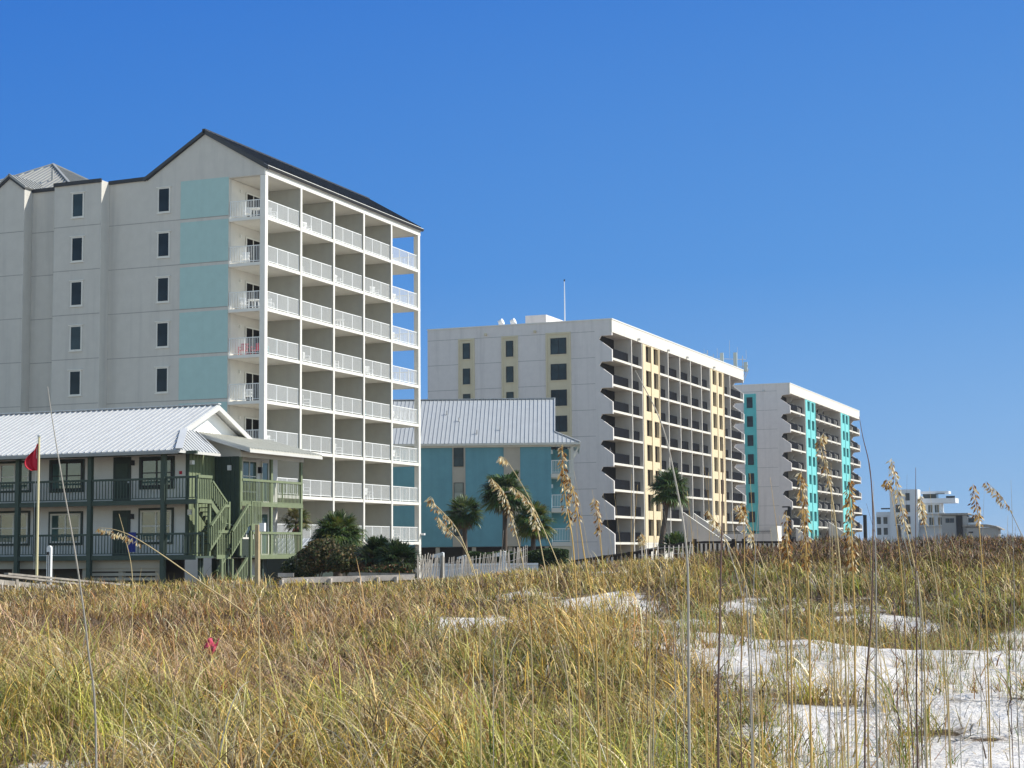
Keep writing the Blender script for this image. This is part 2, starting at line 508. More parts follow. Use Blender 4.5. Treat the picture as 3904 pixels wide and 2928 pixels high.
roof_slab(q, [(AP[0], y0, AP[1]+.12), (eR[0], y0, eR[1]+.12), (eR[0], y1, eR[1]+.12), (AP[0], y1, AP[1]+.12)], .2)
roof_slab(q, [(AP[0], y0, AP[1]+.12), (eL[0], y0, eL[1]+.12), (eL[0], y1, eL[1]+.12), (AP[0], y1, AP[1]+.12)], .2)
ribs(q, (AP[0], y0, AP[1]+.12), (AP[0], y1, AP[1]+.12), (eR[0]-.3, y0, eR[1]+.12+.18), (eR[0]-.3, y1, eR[1]+.12+.18), 40)
q.box(AP[0]-.12, AP[0]+.12, y0, y1, AP[1]+.06, AP[1]+.2)
rf = q.build('roof', M['dark_roof'], A)
# dark trim following the top edge of the camera-side wall
q = MB()
def trim(x0, z0, x1, z1, y, h_=.26, d_=.14):
    q.prism([(x0, y, z0-h_), (x1, y, z1-h_), (x1, y, z1), (x0, y, z0)], (0, -d_, 0))
trim(AP[0], AP[1]+.12, ER[0]+.35, eR[1]+.12, YA+.01); trim(EL[0], EL[1]+.05, AP[0], AP[1]+.12, YA+.01)
trim(-66.63, 25.0, EL[0], EL[1]+.05, YA+.01, .24); trim(-70.39, 25.0, -66.6, 25.02, 94.55, .24); trim(-72.86, 24.98, -70.4, 25.0, YA+.01, .24)
trim(-74.07, 25.92, -72.82, 25.03, 94.58, .24); trim(-75.34, 25.03, -74.07, 25.92, 94.58, .24); trim(-84, 25.0, -75.34, 25.0, 94.91, .24)
q.build('roof_trim', M['dark_trim'], A)
# little gable roof and parapet caps behind the trim
q = MB()
roof_slab(q, [(-74.07, 94.4, 25.98), (-72.7, 94.4, 25.0), (-72.7, 99, 25.0), (-74.07, 99, 25.98)], .1)
roof_slab(q, [(-74.07, 94.4, 25.98), (-75.45, 94.4, 25.0), (-75.45, 99, 25.0), (-74.07, 99, 25.98)], .1)
ribs(q, (-74.07, 94.4, 25.98), (-74.07, 99, 25.98), (-72.7, 94.4, 25.0), (-72.7, 99, 25.0), 10, .04, .05)
# hip roof of the tower core behind
pk = (-76.4, 102.4, 28.5); c = [(-82.6, 96.2, 24.95), (-70.0, 96.2, 24.95), (-70.0, 109, 24.95), (-82.6, 109, 24.95)]
for i in range(4): q.poly([c[i], c[(i+1) % 4], pk])
for i in range(4):
    a0, a1 = Vector(c[i]), Vector(c[(i+1) % 4]); P_ = Vector(pk)
    mid = (a0+a1)/2; nn = (a1-a0).cross(P_-a0).normalized(); nn = nn if nn.z > 0 else -nn
    for k in range(1, 26):
        t_ = k/26; s_ = a0.lerp(a1, t_); lim = min(t_, 1-t_)*2
        e_ = s_ + (P_-mid)*lim
        q.bar(s_+nn*.03, e_+nn*.03, .05, .08, nn)
    q.bar(a0+Vector((0, 0, .05)), P_+Vector((0, 0, .08)), .16, .08)
q.tube([(-73.6, 98.6, 26.2), (-73.6, 98.6, 27.05)], .09)
q.build('hip_roof', M['grey_roof'], A)
# joints and teal panels
q = MB()
for k in range(8):
    z = 21.96 - 2.985*k
    q.box(-66.62, -57.42, YA-.008, YA, z-.03, z+.02); q.box(-70.38, -66.64, 94.532, 94.54, z-.03, z+.02)
    q.box(-66.64, -66.632, 94.56, YA-.02, z-.03, z+.02); q.box(-72.84, -70.42, YA-.008, YA, z-.03, z+.02)
    q.box(-75.2, -72.87, 94.562, 94.57, z-.03, z+.02); q.box(-84, -75.35, 94.892, 94.9, z-.03, z+.02)
q.build('wall_joint', M['joint'], A)
for k in range(-1, 7):
    zb = 21.98 - 2.985*(k+1); zt = 24.5 if k < 0 else zb + 2.985 - .24
    MB().box(-61.05, -57.42, YA-.02, YA, zb, zt).build('wall_panel', M['teal_panel'], A)
# windows
for k in range(7):
    z = 23.37 - 2.99*k
    window(A, (-68.46, 94.53, z), .95, 1.68, frame='trimwhite', fw_=.08, pane='glass' if k % 3 else 'glass_grey', hood=True)
    window(A, (-62.32, YA-.01, z+.0), .95, 1.68, frame='trimwhite', fw_=.08, hood=True)
# slabs, columns, partitions
ycol = [YA+.02, 100.25, 104.98, 109.63, 114.22, 119.0]
for z in ZA:
    q = MB(); q.box(-57.38, XA, YA-.02 if True else 0, YA1, z-.21, z); q.build('balcony_slab', M['trimwhite'], A)
for i, y in enumerate(ycol):
    if i in (0, 5):
        MB().box(-55.06, XA+.015, y-.05, y+.3, GZ, 24.4).build('column', M['trimwhite'], A)
    else:
        MB().box(-57.38, XA-.02, y-.09, y+.09, GZ, 24.4).build('partition', M['balcony'], A)
        MB().box(XA-.02, XA+.03, y-.11, y+.11, GZ, 24.4).build('column', M['trimwhite'], A)
# ceiling of the top row and fascia
MB().box(-57.38, XA-.1, YA+.31, YA1-.31, 24.41, 24.5).build('ceiling', M['ceil'], A)
q = MB(); q.box(XA-.09, XA+.02, YA-.02, YA1+.02, 24.42, 24.74); q.box(XA-.02, XA+.1, YA-.06, YA1+.06, 24.76, 24.9); q.box(XA-.05, XA+.26, YA-.1, YA1+.1, 24.92, 25.0)
q.build('fascia', M['trimwhite'], A)
# railings: fronts for five bays, ends for the corner balconies
for k, z in enumerate(ZA):
    for i in range(5):
        a_, b_ = ycol[i]+(.3 if i == 0 else .12), ycol[i+1]-(.05 if i == 4 else .12)
        railing(A, (XA-.12, a_, z), (XA-.12, b_, z), 1.12, 'rail_white', 3, .105, .03)
    railing(A, (-57.36, YA+.08, z), (-55.08, YA+.08, z), 1.12, 'rail_white', 2, .115, .03)
    railing(A, (-57.36, YA1-.12, z), (-55.08, YA1-.12, z), 1.12, 'rail_white', 2, .115, .03)
    for i in range(5):
        yy = ycol[i] + 3.05
        window(A, (-57.37, yy, z+1.08), 1.9, 2.14, rz=math.pi/2, frame='trimwhite', fw_=.09, pane='slider', grid=(2, 1), name='sliding_door')
    MB().box(-57.4, -57.28, YA+1.35, YA+1.5, z+1.95, z+2.15).build('wall_lamp', M['trimwhite'], A)
MB().box(-54.62, -54.35, YA1-.2, YA1, 1.35, 1.5).build('floodlight', M['plastic'], A)

# furniture on A's balconies
FL = ['top', 'second', 'third', 'fourth', 'fifth', 'sixth', 'seventh', 'lowest']
cw = make_chair('plastic', label='white plastic chair facing out on the top left corner balcony of the gabled tower', loc=(-56.6, YA+1.0, ZA[0]), rz=.4, group='chairs on the gabled tower balconies')
for k, x, y, rz, desc in [(0, -55.7, YA+1.9, -.6, 'white plastic chair nearest the corner column on the top left corner balcony'),
        (1, -56.7, YA+.9, .3, 'white chair by the glass door on the second left corner balcony from the top'),
        (2, -56.8, YA+1.0, .9, 'white chair by the wall on the third left corner balcony from the top'),
        (2, -55.8, YA+2.1, -.4, 'white chair near the column on the third left corner balcony from the top'),
        (4, -56.6, YA+1.2, .2, 'white chair on the fifth left corner balcony, one floor below the red chairs'),
        (1, -55.5, 101.6, 1.9, 'white chair behind the railing of the second bay, second balcony row from the top'),
        (1, -55.5, 113.0, 1.2, 'white chair in the fourth bay of the second balcony row from the top'),
        (3, -55.4, 106.4, 1.6, 'white chair in the third bay of the fourth balcony row from the top'),
        (0, -55.4, 97.6, 2.4, 'white chair just right of the corner column in the first bay of the top row'),
        (4, -55.4, 105.9, 1.6, 'white chair below the cream chair, third bay, fifth balcony row'),
        (5, -55.5, 111.0, 2.0, 'white chair in the fourth bay of the sixth balcony row')]:
    dup(cw, (x, y, ZA[k]), rz, desc)
BAYY = {1: 97.6, 2: 102.6, 3: 107.3, 4: 112.0, 5: 116.6}; ORD = {1: 'first', 2: 'second', 3: 'third', 4: 'fourth', 5: 'last'}
for k, bay, dx, rz in [(0, 2, 0, 1.4), (0, 5, .2, 2.2), (1, 3, 0, 1.7), (1, 5, .1, 1.2), (2, 1, .2, 2.0), (2, 5, 0, 1.5), (3, 2, .1, 1.8), (3, 4, .2, 1.1), (4, 2, 0, 2.1), (4, 5, .1, 1.6), (5, 1, .1, 1.3), (5, 3, .2, 1.9), (5, 5, 0, 1.4), (6, 2, .1, 2.0), (6, 4, .2, 1.5), (7, 5, .1, 1.7)]:
    dup(cw, (-55.5-dx, BAYY[bay]+dx*2, ZA[k]), rz, 'white chair in the %s bay of the %s balcony row, gabled tower' % (ORD[bay], FL[k]))
cr = make_chair('plastic_red', label='red chair by the wall on the fourth left corner balcony of the gabled tower', loc=(-56.9, YA+1.1, ZA[3]), rz=.2, group='coloured chairs on the gabled tower')
dup(cr, (-56.1, YA+1.3, ZA[3]), -.3, 'red chair beside the railing on the fourth left corner balcony, right of its twin')
ct = make_chair('plastic_teal', label='turquoise chair by the corner column in the first bay, fourth balcony row', loc=(-55.4, YA+1.2, ZA[3]), rz=1.8, group='coloured chairs on the gabled tower')
dup(ct, (-55.4, 110.6, ZA[4]), 1.5, 'turquoise chair in the fourth bay of the fifth balcony row')
dup(ct, (-55.5, 110.9, ZA[7]), 1.5, 'turquoise chair in the fourth bay of the lowest balcony row, right of the palmetto')
cy_ = make_chair('plastic_yellow', label='cream yellow chair in the third bay, fourth balcony row of the gabled tower', loc=(-55.4, 105.4, ZA[3]), rz=1.4, group='coloured chairs on the gabled tower')
tw = make_table('plastic', 'round white table on the top left corner balcony of the gabled tower', (-56.0, YA+1.0, ZA[0]), 'tables on the gabled tower balconies')
for k, x, y, desc in [(2, -56.2, YA+1.2, 'round white table between two chairs on the third left corner balcony'),
        (2, -55.6, 107.5, 'round white table in the third bay of the third balcony row'),
        (4, -55.6, 105.3, 'round white table in the third bay of the fifth balcony row'),
        (1, -55.6, 114.9, 'round white table in the last bay of the second balcony row'),
        (3, -55.6, 115.2, 'round white table in the last bay of the fourth balcony row')]:
    dup(tw, (x, y, ZA[k]), 0, desc)

# ================================================================ WHITE CONCRETE HOTELS (B and C)
def hotel(nm, label, X0, Y0, Y1, XL, ztop, zf, nfl, z0, notch, parts, panels, side_cols, mats, fasc_h, zig_inner, rail_bays, st=2.765, depth=2.0):
    T = thing(nm, label, 'building', ((X0+XL)/2, Y0, GZ))
    wall_m, lit, panel_m, side_m = mats
    zs = [z0 - st*k for k in range(nfl)]
    def profile(x_back, y, fins=True):
        pts = [(x_back, y, GZ), (X0, y, GZ)]
        for z in reversed(zs):
            pts += [(X0+dx, y, z+dz) for dx, dz in notch]
        pts += [(X0, y, zf+.0), (X0, y, zf+.02)]
        return pts
    # side wall facing the camera: zig-zag front edge (real openings), then the same wall at the far end
    pr = profile(XL, Y0)[:-1]
    pr += [(X0, Y0, ztop-.12), (XL, Y0, ztop-.12)]
    q = MB(); q.prism(pr, (0, .28, 0))
    pr2 = profile(X0-depth-.4, Y1-.28)[:-1] + [(X0, Y1-.28, ztop-.12), (X0-depth-.4, Y1-.28, ztop-.12)]
    q.prism(pr2, (0, .28, 0))
    q.box(XL, X0-depth-.12, Y0+.28, Y1-.3, GZ, zf)
    q.build('wall', M[wall_m], T)
    q = MB(); q.box(X0-depth-.12, X0-depth, Y0+.28, Y1-.28, GZ, zf); q.build('balcony_wall', M['slider'], T)
    q = MB(); q.box(XL+.1, X0-.22, Y0+.28, Y1-.28, zf, zf+.3); q.build('roof', M[wall_m], T)
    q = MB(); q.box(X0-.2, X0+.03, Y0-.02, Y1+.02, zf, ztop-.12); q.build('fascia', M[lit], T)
    q = MB(); q.box(XL-.05, X0+.08, Y0-.06, Y0+.3, ztop-.12, ztop); q.box(X0-.24, X0+.08, Y0+.3, Y1+.06, ztop-.12, ztop); q.box(XL-.05, XL+.25, Y0+.3, Y1, ztop-.12, ztop)
    q.build('parapet_cap', M['trimwhite'], T)
    q = MB()
    for k in range(nfl+1):
        z = z0 + .05 + st*(1-k)
        if z < zf+.6: q.box(XL+.02, X0-1.9, Y0-.006, Y0, z-.025, z+.02)
    q.build('wall_joint', M['joint'], T)
    blocks = [Y0+.28] + [v for v in parts] + [Y1-.28]
    for z in zs:
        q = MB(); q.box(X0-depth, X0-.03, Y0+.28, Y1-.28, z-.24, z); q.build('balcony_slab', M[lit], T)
    for y, kind in parts.items():
        q = MB()
        if kind == 'z':
            pr = profile(X0-depth, y-.1)[:-1]; pr += [(X0-.21, y-.1, zf), (X0-depth, y-.1, zf)]
            q.prism(pr, (0, .2, 0))
        else:
            q.box(X0-depth, X0-.01, y-.11, y+.11, GZ, zf)
        q.build('partition', M['b_part'], T)
    # beige / turquoise window bays with recessed windows
    for (ya, yb, wins, wz) in panels:
        holes = []
        for k in range(nfl):
            zb, zt = wz[0]-st*k, wz[1]-st*k
            if zb < GZ+.3: continue
            for (a_, b_) in wins: holes.append((a_, b_, zb, zt))
        q = MB(); holed(q, 'y', X0-.02, ya, yb, .95 if nm == 'beachfront_hotel' else GZ, zf, holes, .42)
        q.quad((X0-.02, ya, GZ), (X0-depth, ya, GZ), (X0-depth, ya, zf), (X0-.02, ya, zf))
        q.build('window_bay', M[panel_m], T)
        q = MB(); ym = (ya+yb)/2
        q.box(X0-.02, X0+.06, ym-.07, ym+.07, GZ, zf-.05); q.box(X0-.02, X0+.06, ya, ya+.16, GZ, zf-.05); q.box(X0-.02, X0+.06, yb-.16, yb, GZ, zf-.05)
        q.build('pilaster', M[panel_m], T)
        for (a_, b_, zb, zt) in holes:
            window(T, (X0-.4, (a_+b_)/2, (zb+zt)/2), b_-a_-.02, zt-zb-.02, rz=math.pi/2, frame='rail_dark', fw_=.06, pane='glass_brown')
    # side columns of windows
    for (xa, xb, ga, gb, ztp) in side_cols:
        q = MB(); q.box(xa, xb, Y0-.03, Y0, GZ, ztp)
        q.build('window_strip', M[side_m], T)
        q = MB()
        wv = min(.32, (xb-xa-(gb-ga))/2-.05)
        q.box(xa, xa+wv*.55, Y0-.1, Y0-.03, GZ, ztp); q.box(xb-wv*.55, xb, Y0-.1, Y0-.03, GZ, ztp); q.box(xa+wv*.55, xb-wv*.55, Y0-.1, Y0-.03, ztp-.2, ztp)
        q.build('strip_border', M[side_m], T)
        for k in range(nfl):
            zt = z0+2.33-st*k if nm == 'beachfront_hotel' else z0+2.02-st*k
            hh = 1.72 if nm == 'beachfront_hotel' else 1.55
            g2 = (2, 1) if gb-ga > 1.3 else (1, 1)
            window(T, ((ga+gb)/2, Y0-.05, zt-hh/2), gb-ga, hh, frame='black', fw_=.05, pane='glass_grey', grid=g2)
            q2 = MB(); q2.box(ga-.12, gb+.12, Y0-.09, Y0-.032, zt-hh-.12, zt-hh-.01); q2.build('sill', M[side_m], T)
    # dark railings set back from the slab edges
    for k, z in enumerate(zs):
        for (a_, b_) in rail_bays:
            railing(T, (X0-.42, a_, z), (X0-.42, b_, z), 1.08, 'rail_dark', max(1, round((b_-a_)/1.6)), .085, .081, top=.04, low=.03)
    return T, zs
M['b_part'] = paint('partition_grey', (.52, .49, .44), .85, .05, .1)
M['glass_brown'] = glass('bronze_glass', (.02, .015, .012), .1, .15)
XB, YB, YB1 = -56.0, 170.4, 227.4
nB = [(-.0, .83), (-1.45, 1.93), (-1.2, 2.33), (0, 2.33)]
yb = [177.3, 181.1, 187.76, 191.3, 196.2, 200.9, 205.8, 209.9, 216.7, 220.0]
B, ZB = hotel('beachfront_hotel', 'white concrete hotel with zigzag balcony edge, pale yellow window bays and dark balcony railings', XB, YB, YB1, -77.24, 24.43, 22.97, 8, 20.31, nB,
    {y: 's' for y in yb},
    [(181.21, 187.65, [(182.5, 184.4), (185.5, 187.3)], (21.03, 22.85)), (210.0, 216.6, [(211.2, 213.0), (214.2, 215.9)], (21.03, 22.85))],
    [(-73.57, -71.65, -73.01, -72.17, 23.15), (-68.5, -66.6, -67.95, -67.13, 23.18), (-63.41, -60.57, -62.84, -61.07, 23.25)],
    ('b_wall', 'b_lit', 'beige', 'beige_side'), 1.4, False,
    [(170.8, 177.1), (177.5, 180.9), (187.9, 191.1), (191.5, 196.0), (196.4, 200.7), (201.1, 205.6), (206.0, 209.7), (216.9, 219.8), (220.2, 227.0)])
for y in (179.5, 191.0, 199.0, 211.5):
    MB().box(XB+.03, XB+.3, y-.12, y+.12, 23.08, 23.3).build('roof_drain', M['galv'], B)
for x in (-70.3, -64.6):
    MB().box(x-.12, x+.12, YB-.25, YB, 23.35, 23.6).build('roof_drain', M['beige_side'], B)
MB().box(-67.8, -65.35, 175.8, 186, 23.2, 26.05).build('penthouse', M['b_wall'], B)
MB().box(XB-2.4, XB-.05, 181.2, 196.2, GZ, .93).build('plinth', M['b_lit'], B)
# rooftop equipment
mast = thing('radio_mast', 'thin tall white mast standing on the concrete hotel roof beside the penthouse', 'mast', (-63.66, 177.2, 23.3))
MB().tube([(-63.66, 177.2, 23.3), (-63.66, 177.2, 27.2), (-63.66, 177.2, 29.85)], [.07, .06, .04], 8).build('pole', M['plastic'], mast)
MB().tube([(-63.66, 177.2, 29.85), (-63.66, 177.2, 30.05)], .09, 8).build('beacon', M['black'], mast)
hv = thing('roof_ventilator', 'white curved roof ventilator left of its twin on the concrete hotel roof', 'vent', (-70.6, 175, 23.3), 0, 'roof ventilators')
LOCAL.add(hv.name)
q = MB(); q.tube([(0, 0, 0), (0, 0, 1.7), (.12, -.1, 2.0), (.5, -.1, 2.15)], [.3, .3, .33, .36], 12); q.build('duct', M['plastic'], hv)
q = MB(); q.box(-.5, .5, -.5, .5, 0, .3); q.build('curb', M['plastic'], hv)
dup(hv, (-69.25, 175.2, 23.3), 0, 'white curved roof ventilator nearest the penthouse on the concrete hotel roof')
hc = thing('roof_unit', 'low white air conditioning unit at the left of the concrete hotel roof edge', 'air conditioner', (-72.6, 174.5, 23.3))
q = MB(); q.box(-74.3, -71.9, 174, 176, 23.3, 24.85); q.build('casing', M['plastic'], hc)
q = MB(); q.tube([(-73.2, 175, 24.85), (-73.2, 175, 24.95)], .5, 14); q.build('fan_cowl', M['galv'], hc)
an = thing('cell_antenna', 'cluster of grey cell phone antenna panels on the far roof edge of the concrete hotel', 'antenna', (-57, 229, 24.4))
q = MB()
for x, y, z0_, z1_ in ((-58.2, 225, 24.3, 26.6), (-57.1, 227.3, 24.3, 26.8), (-56.2, 227.9, 23.2, 26.4), (-60.2, 224.5, 24.3, 27.0), (-59.6, 225.4, 24.3, 26.5)):
    q.tube([(x, y, z0_), (x, y, z1_)], .05, 6)
for z in (24.9, 25.9): q.bar((-60.4, 224.4, z), (-55.8, 228.1, z), .07)
q.bar((-56.2, 227.9, 23.2), (-55.4, 227.6, 25.1), .08); q.bar((-56.2, 227.4, 22.4), (-55.3, 227.8, 24.6), .08)
for x, y, z1_ in ((-57.5, 226, 28.4), (-59, 225.2, 27.3), (-56.8, 227.5, 27.6), (-55.7, 228, 27.2), (-60.6, 224.3, 27.2)): q.tube([(x, y, 26), (x, y, z1_)], .022, 5)
q.build('frame', M['galv'], an)
for x, y, z, h_ in ((-58.3, 225.0, 24.5, 2.1), (-57.0, 227.2, 24.4, 2.4), (-55.75, 227.9, 24.2, 1.3), (-60.5, 224.2, 25.4, 1.1), (-59.9, 225.0, 25.2, 1.0)):
    MB().box(x-.24, x+.24, y-.22, y-.04, z, z+h_).build('antenna_panel', M['ant'] if 'ant' in M else M.setdefault('ant', paint('antenna_grey', (.5, .55, .5), .5, .05, bumps=0)), an)

# stair walls running down to the deck in front of B
st = thing('stair_wall', 'sloping grey concrete stair wall nearest the leaning palm, in front of the yellow bay hotel', 'wall', (-54, 196.5, GZ), 0, 'hotel stair walls')
LOCAL.add(st.name)
pr = [(-2.0, 0, 0), (-2.0, 0, 6.57), (3.6, 0, 2.67), (3.6, 0, 0)]
MB().prism(pr, (0, .3, 0)).build('wall', M['b_wall'], st)
MB().prism([(-2.03, -.03, 6.59), (3.63, -.03, 2.66), (3.63, -.03, 2.8), (-2.03, -.03, 6.74)], (0, .36, 0)).build('coping', M['trimwhite'], st)
dup(st, (-54, 201.2, GZ-.05), 0, 'sloping grey concrete stair wall right behind the first one, in front of the yellow bay hotel')
dup(st, (-51.0, 244.3, GZ-1.4), 0, 'sloping stair wall with white edge beside the white pillar, in front of the turquoise hotel')
dup(st, (-51.0, 268.2, GZ-.2), 0, 'long sloping grey stair wall below the turquoise window bays')
dw = thing('deck_wall', 'long low grey wall with black railing on top between the two concrete hotels', 'wall', (-50, 206, GZ))
MB().box(-54.4, -47.7, 206, 206.3, GZ, 1.98).build('wall', M['b_wall'], dw)
q = MB(); q.box(-54.4, -47.7, 206.1, 206.16, 2.26, 2.32)
for k in range(46): q.box(-54.4+k*.146, -54.37+k*.146, 206.11, 206.15, 1.98, 2.26)
q.build('railing', M['black'], dw)
MB().box(-49.9, -47.7, 209.5, 209.8, GZ, 2.85).build('back_wall', M['b_wall'], dw)
MB().box(-47.7, -46.95, 206, 208.4, GZ, 2.9).build('pillar', M['trimwhite'], dw)

XC, YC, YC1 = -53.05, 242.7, 298.1
nC = [(-.0, .6), (-1.4, 1.66), (-1.08, 2.14), (0, 2.24)]
Cc, ZC = hotel('turquoise_hotel', 'white concrete hotel farther back with turquoise window bays and zigzag balcony fins', XC, YC, YC1, -66, 23.9, 22.38, 8, 20.0, nC,
    {249.6: 'z', 253.1: 's', 260.54: 's', 263.4: 'z', 267.8: 'z', 272.5: 'z', 277.2: 'z', 280.7: 's', 288.3: 's', 291.2: 'z'},
    [(253.2, 260.4, [(254.9, 256.5), (257.9, 259.7)], (20.75, 22.2)), (280.8, 288.2, [(282.6, 284.2), (285.5, 287.3)], (20.75, 22.2))],
    [(-59.77, -58.0, -59.35, -58.5, 22.5)],
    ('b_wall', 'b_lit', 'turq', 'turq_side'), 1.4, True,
    [(243.1, 249.4), (249.8, 252.9), (260.7, 263.2), (263.6, 267.6), (268.0, 272.3), (272.7, 277.0), (277.4, 280.5), (288.5, 291.0), (291.4, 297.8)], st=2.75)
MB().box(-57.0, -56.7, YC-.2, YC, 22.75, 23.0).build('roof_drain', M['galv'], Cc)
# a few things on B's corner balconies
dk = make_chair('plastic_dark', label='dark chair behind the corner railing of the fifth balcony of the yellow bay hotel', loc=(-57, YB+2.2, ZB[4]), rz=2.0, group='chairs on the yellow bay hotel')
for k, mat_, y, lb in ((0, 'plastic', 2.4, 'white chair behind the corner railing of the top balcony of the yellow bay hotel'), (1, 'plastic_yellow', 2.0, 'cream chair behind the second corner railing of the yellow bay hotel'), (6, 'plastic_teal', 2.6, 'blue green chair behind the seventh corner railing of the yellow bay hotel')):
    make_chair(mat_, label=lb, loc=(-56.9, YB+y, ZB[k]), rz=1.8, group='chairs on the yellow bay hotel')

# ================================================================ BLUE TEAL BEACH HOUSE
H = thing('beach_house', 'three storey blue teal house on pilings with steep pale metal roof behind the palms', 'building', (-45.86, 128.99, 0), 0.34569)
LOCAL.add(H.name)
q = MB()
q.box(-20, -1.69, 0, 12, .47, 8.35)
q.box(-1.69, -.25, 3.4, 12, .47, 8.35)
q.build('wall', M['teal_house'], H)
for xa, xb in ((-9.53, -8.57), (-5.42, -4.19), (-17.5, -16.4)):
    q = MB(); q.box(xa, xb, -.03, 0, .47, 8.35)
    for k in range(38): q.box(xa, xb, -.04, -.03, .5+k*.21, .66+k*.21)
    q.box(xa-.04, xa+.06, -.06, -.045, .47, 8.35); q.box(xb-.06, xb+.04, -.06, -.045, .47, 8.35)
    q.build('siding_strip', M['teal_house_trim'], H)
for z, pn in ((7.6, 'glass_grey'), (4.82, 'glass_curtain'), (2.06, 'glass_grey')):
    window(H, (-9.07, -.05, z), .78, 1.5, frame='black', fw_=.035, pane=pn, grid=(1, 2))
    window(H, (-16.95, -.05, z), .78, 1.5, frame='black', fw_=.035, pane='glass_grey', grid=(1, 2))
for z in (6.23, 3.48, .79):
    q = MB(); q.box(-1.69, .1, -.03, 3.4, z-.33, z); q.build('balcony_slab', M['house_trim'], H)
    railing(H, (-1.66, .06, z), (-.14, .06, z), 1.06, 'rail_white', 1, .12, .03)
    railing(H, (0.0, .2, z), (0.0, 3.3, z), 1.06, 'rail_white', 2, .12, .03)
    MB().box(-1.69, -1.55, .5, .62, z+1.6, z+1.9).build('wall_lamp', M['plastic'], H)
MB().box(-.12, .12, -.04, .18, -1.2, 8.35).build('column', M['house_trim'], H)
MB().box(-.12, .12, 3.2, 3.39, -1.2, 8.35).build('column', M['house_trim'], H)
for x in np.arange(-19.5, -1, 2.9):
    MB().box(x-.16, x+.16, .15, .45, -1.3, .44).build('piling', M['teal_house_trim'], H)
MB().box(-20, -1.7, 3.5, 3.7, -1.3, .44).build('back_wall', M['plastic_dark'], H)  # dark sheet in place of the shade in the piling void
q = MB()
RZ, EZ = 12.75, 8.68; ks = (RZ-EZ)/6.4
kx, kz = -1.38, 9.62; ky = -.4+(kz-EZ)/ks
roof_slab(q, [(-20.5, -.4, EZ), (.62, -.4, EZ), (kx, ky, kz), (kx, 6, RZ), (-20.5, 6, RZ)], .1)
roof_slab(q, [(-20.5, 12.4, EZ), (kx, 12.4, EZ), (kx, 6, RZ), (-20.5, 6, RZ)], .1)
roof_slab(q, [(.62, -.4, EZ), (.62, 12.4, EZ), (kx, 12.0, kz), (kx, ky, kz)], .1)
nn = Vector((0, -ks, 1)).normalized()
x = -20.5
while x < .55:
    t_ = 1.0 if x < kx else (0.62-x)/(0.62-kx)*(ky+.4)/6.4
    q.bar(Vector((x, -.4, EZ))+nn*.03, Vector((x, -.4+6.4*t_, EZ+(RZ-EZ)*t_))+nn*.03, .026, .032, nn); x += .335
q.box(-20.5, kx+.03, 5.85, 6.15, RZ, RZ+.07)
q.bar((kx+.01, ky, kz+.04), (kx+.01, 6, RZ+.04), .09, .09); q.bar((kx, ky, kz+.04), (.64, -.42, EZ+.04), .12, .07)
q.build('roof', M['pale_roof'], H)
q = MB(); q.box(-20, .3, -.12, .0, 8.36, 8.6); q.box(-20.5, .64, -.44, -.4, 8.5, 8.66); q.box(-20.5, .6, -.4, -.12, 8.52, 8.56)
q.box(.60, .66, -.4, 12.4, 8.45, 8.66)
q.box(.12, .6, -.38, 3.6, 8.5, 8.54)
q.build('fascia', M['house_trim'], H)
for k in range(6): MB().bar((.1, .1+k*.62, 7.55), (.58, .1+k*.62, 8.5), .07, .1).build('bracket', M['house_trim'], H)
q = MB(); q.prism([(kx, 1.2, 8.6), (kx, 11, 8.6), (kx, 6.0, 12.5)], (-.1, 0, 0)); q.build('gable', M['house_trim'], H)
for x, z in ((-10.24, 11.3), (-9.18, 10.66), (-7.62, 9.5), (-5.76, 9.82)):
    y = -.4+(z-EZ)/ks
    MB().tube([(x, y, z-.1), (x, y, z+.34)], .06, 8).build('vent_pipe', M['galv'], H)

# ================================================================ GREEN AND WHITE MOTEL
G = thing('motel', 'two storey white motel with green galleries, green stairs and white ribbed metal roof', 'building', (-50, 70.64, GZ))
YM, YW, XE, XW, XF = 70.64, 72.2, -44.12, -45.58, -44.12
F1, F2 = -.05, 2.6
q = MB()
q.box(-66, XW-.02, YW, 81.0, F1-.1, 4.95)
q.build('wall', M['m_white'], G)
q = MB(); q.box(XW-.02, XW, YW, 74.64, F1-.1, 4.95)
for k in range(9): q.box(XW, XW+.025, YW+.05+k*.3, YW+.11+k*.3, F1, 4.95)
q.build('end_wall', M['m_green'], G)
MB().box(XW-.14, XW+.03, YW-.03, YW+.02, F1, 4.95).build('corner_board', M['m_green_d'], G)
# screen wall of dark boards and battens
q = MB(); q.box(XW, XF, 74.64, 74.76, F1, 4.9)
for k in range(6): q.box(XW+.08+k*.25, XW+.16+k*.25, 74.6, 74.64, F1, 4.9)
q.build('screen_wall', M['m_green_d'], G)
MB().box(XW, XF, 74.62, 74.78, 4.9, 5.12).build('beam', M['m_beam'], G)
q = MB(); q.prism([(-46.5, 74.66, 5.12), (XF, 74.66, 5.12), (XF, 74.66, 5.3), (-46.5, 74.66, 6.05)], (0, .1, 0)); q.build('porch_gable', M['m_beam'], G)
MB().box(XF-.08, XF+.08, 74.6, 81.1, 4.87, 5.14).build('beam', M['m_beam'], G)
MB().box(-66, XE, YM-.06, YM+.06, 4.82, 4.98).build('beam', M['m_green_d'], G)
# white wall of the ocean side rooms
MB().box(XW-.02, XW, 74.78, 81.0, F1-.1, 5.2).build('ocean_wall', M['m_white'], G)
for z in (F1, F2): MB().box(XW, XW+.04, 74.78, 78.7, z, z+1.12).build('wall_shade_band', M['m_frame'], G)  # dark band painted on the wall for the shade behind the pickets
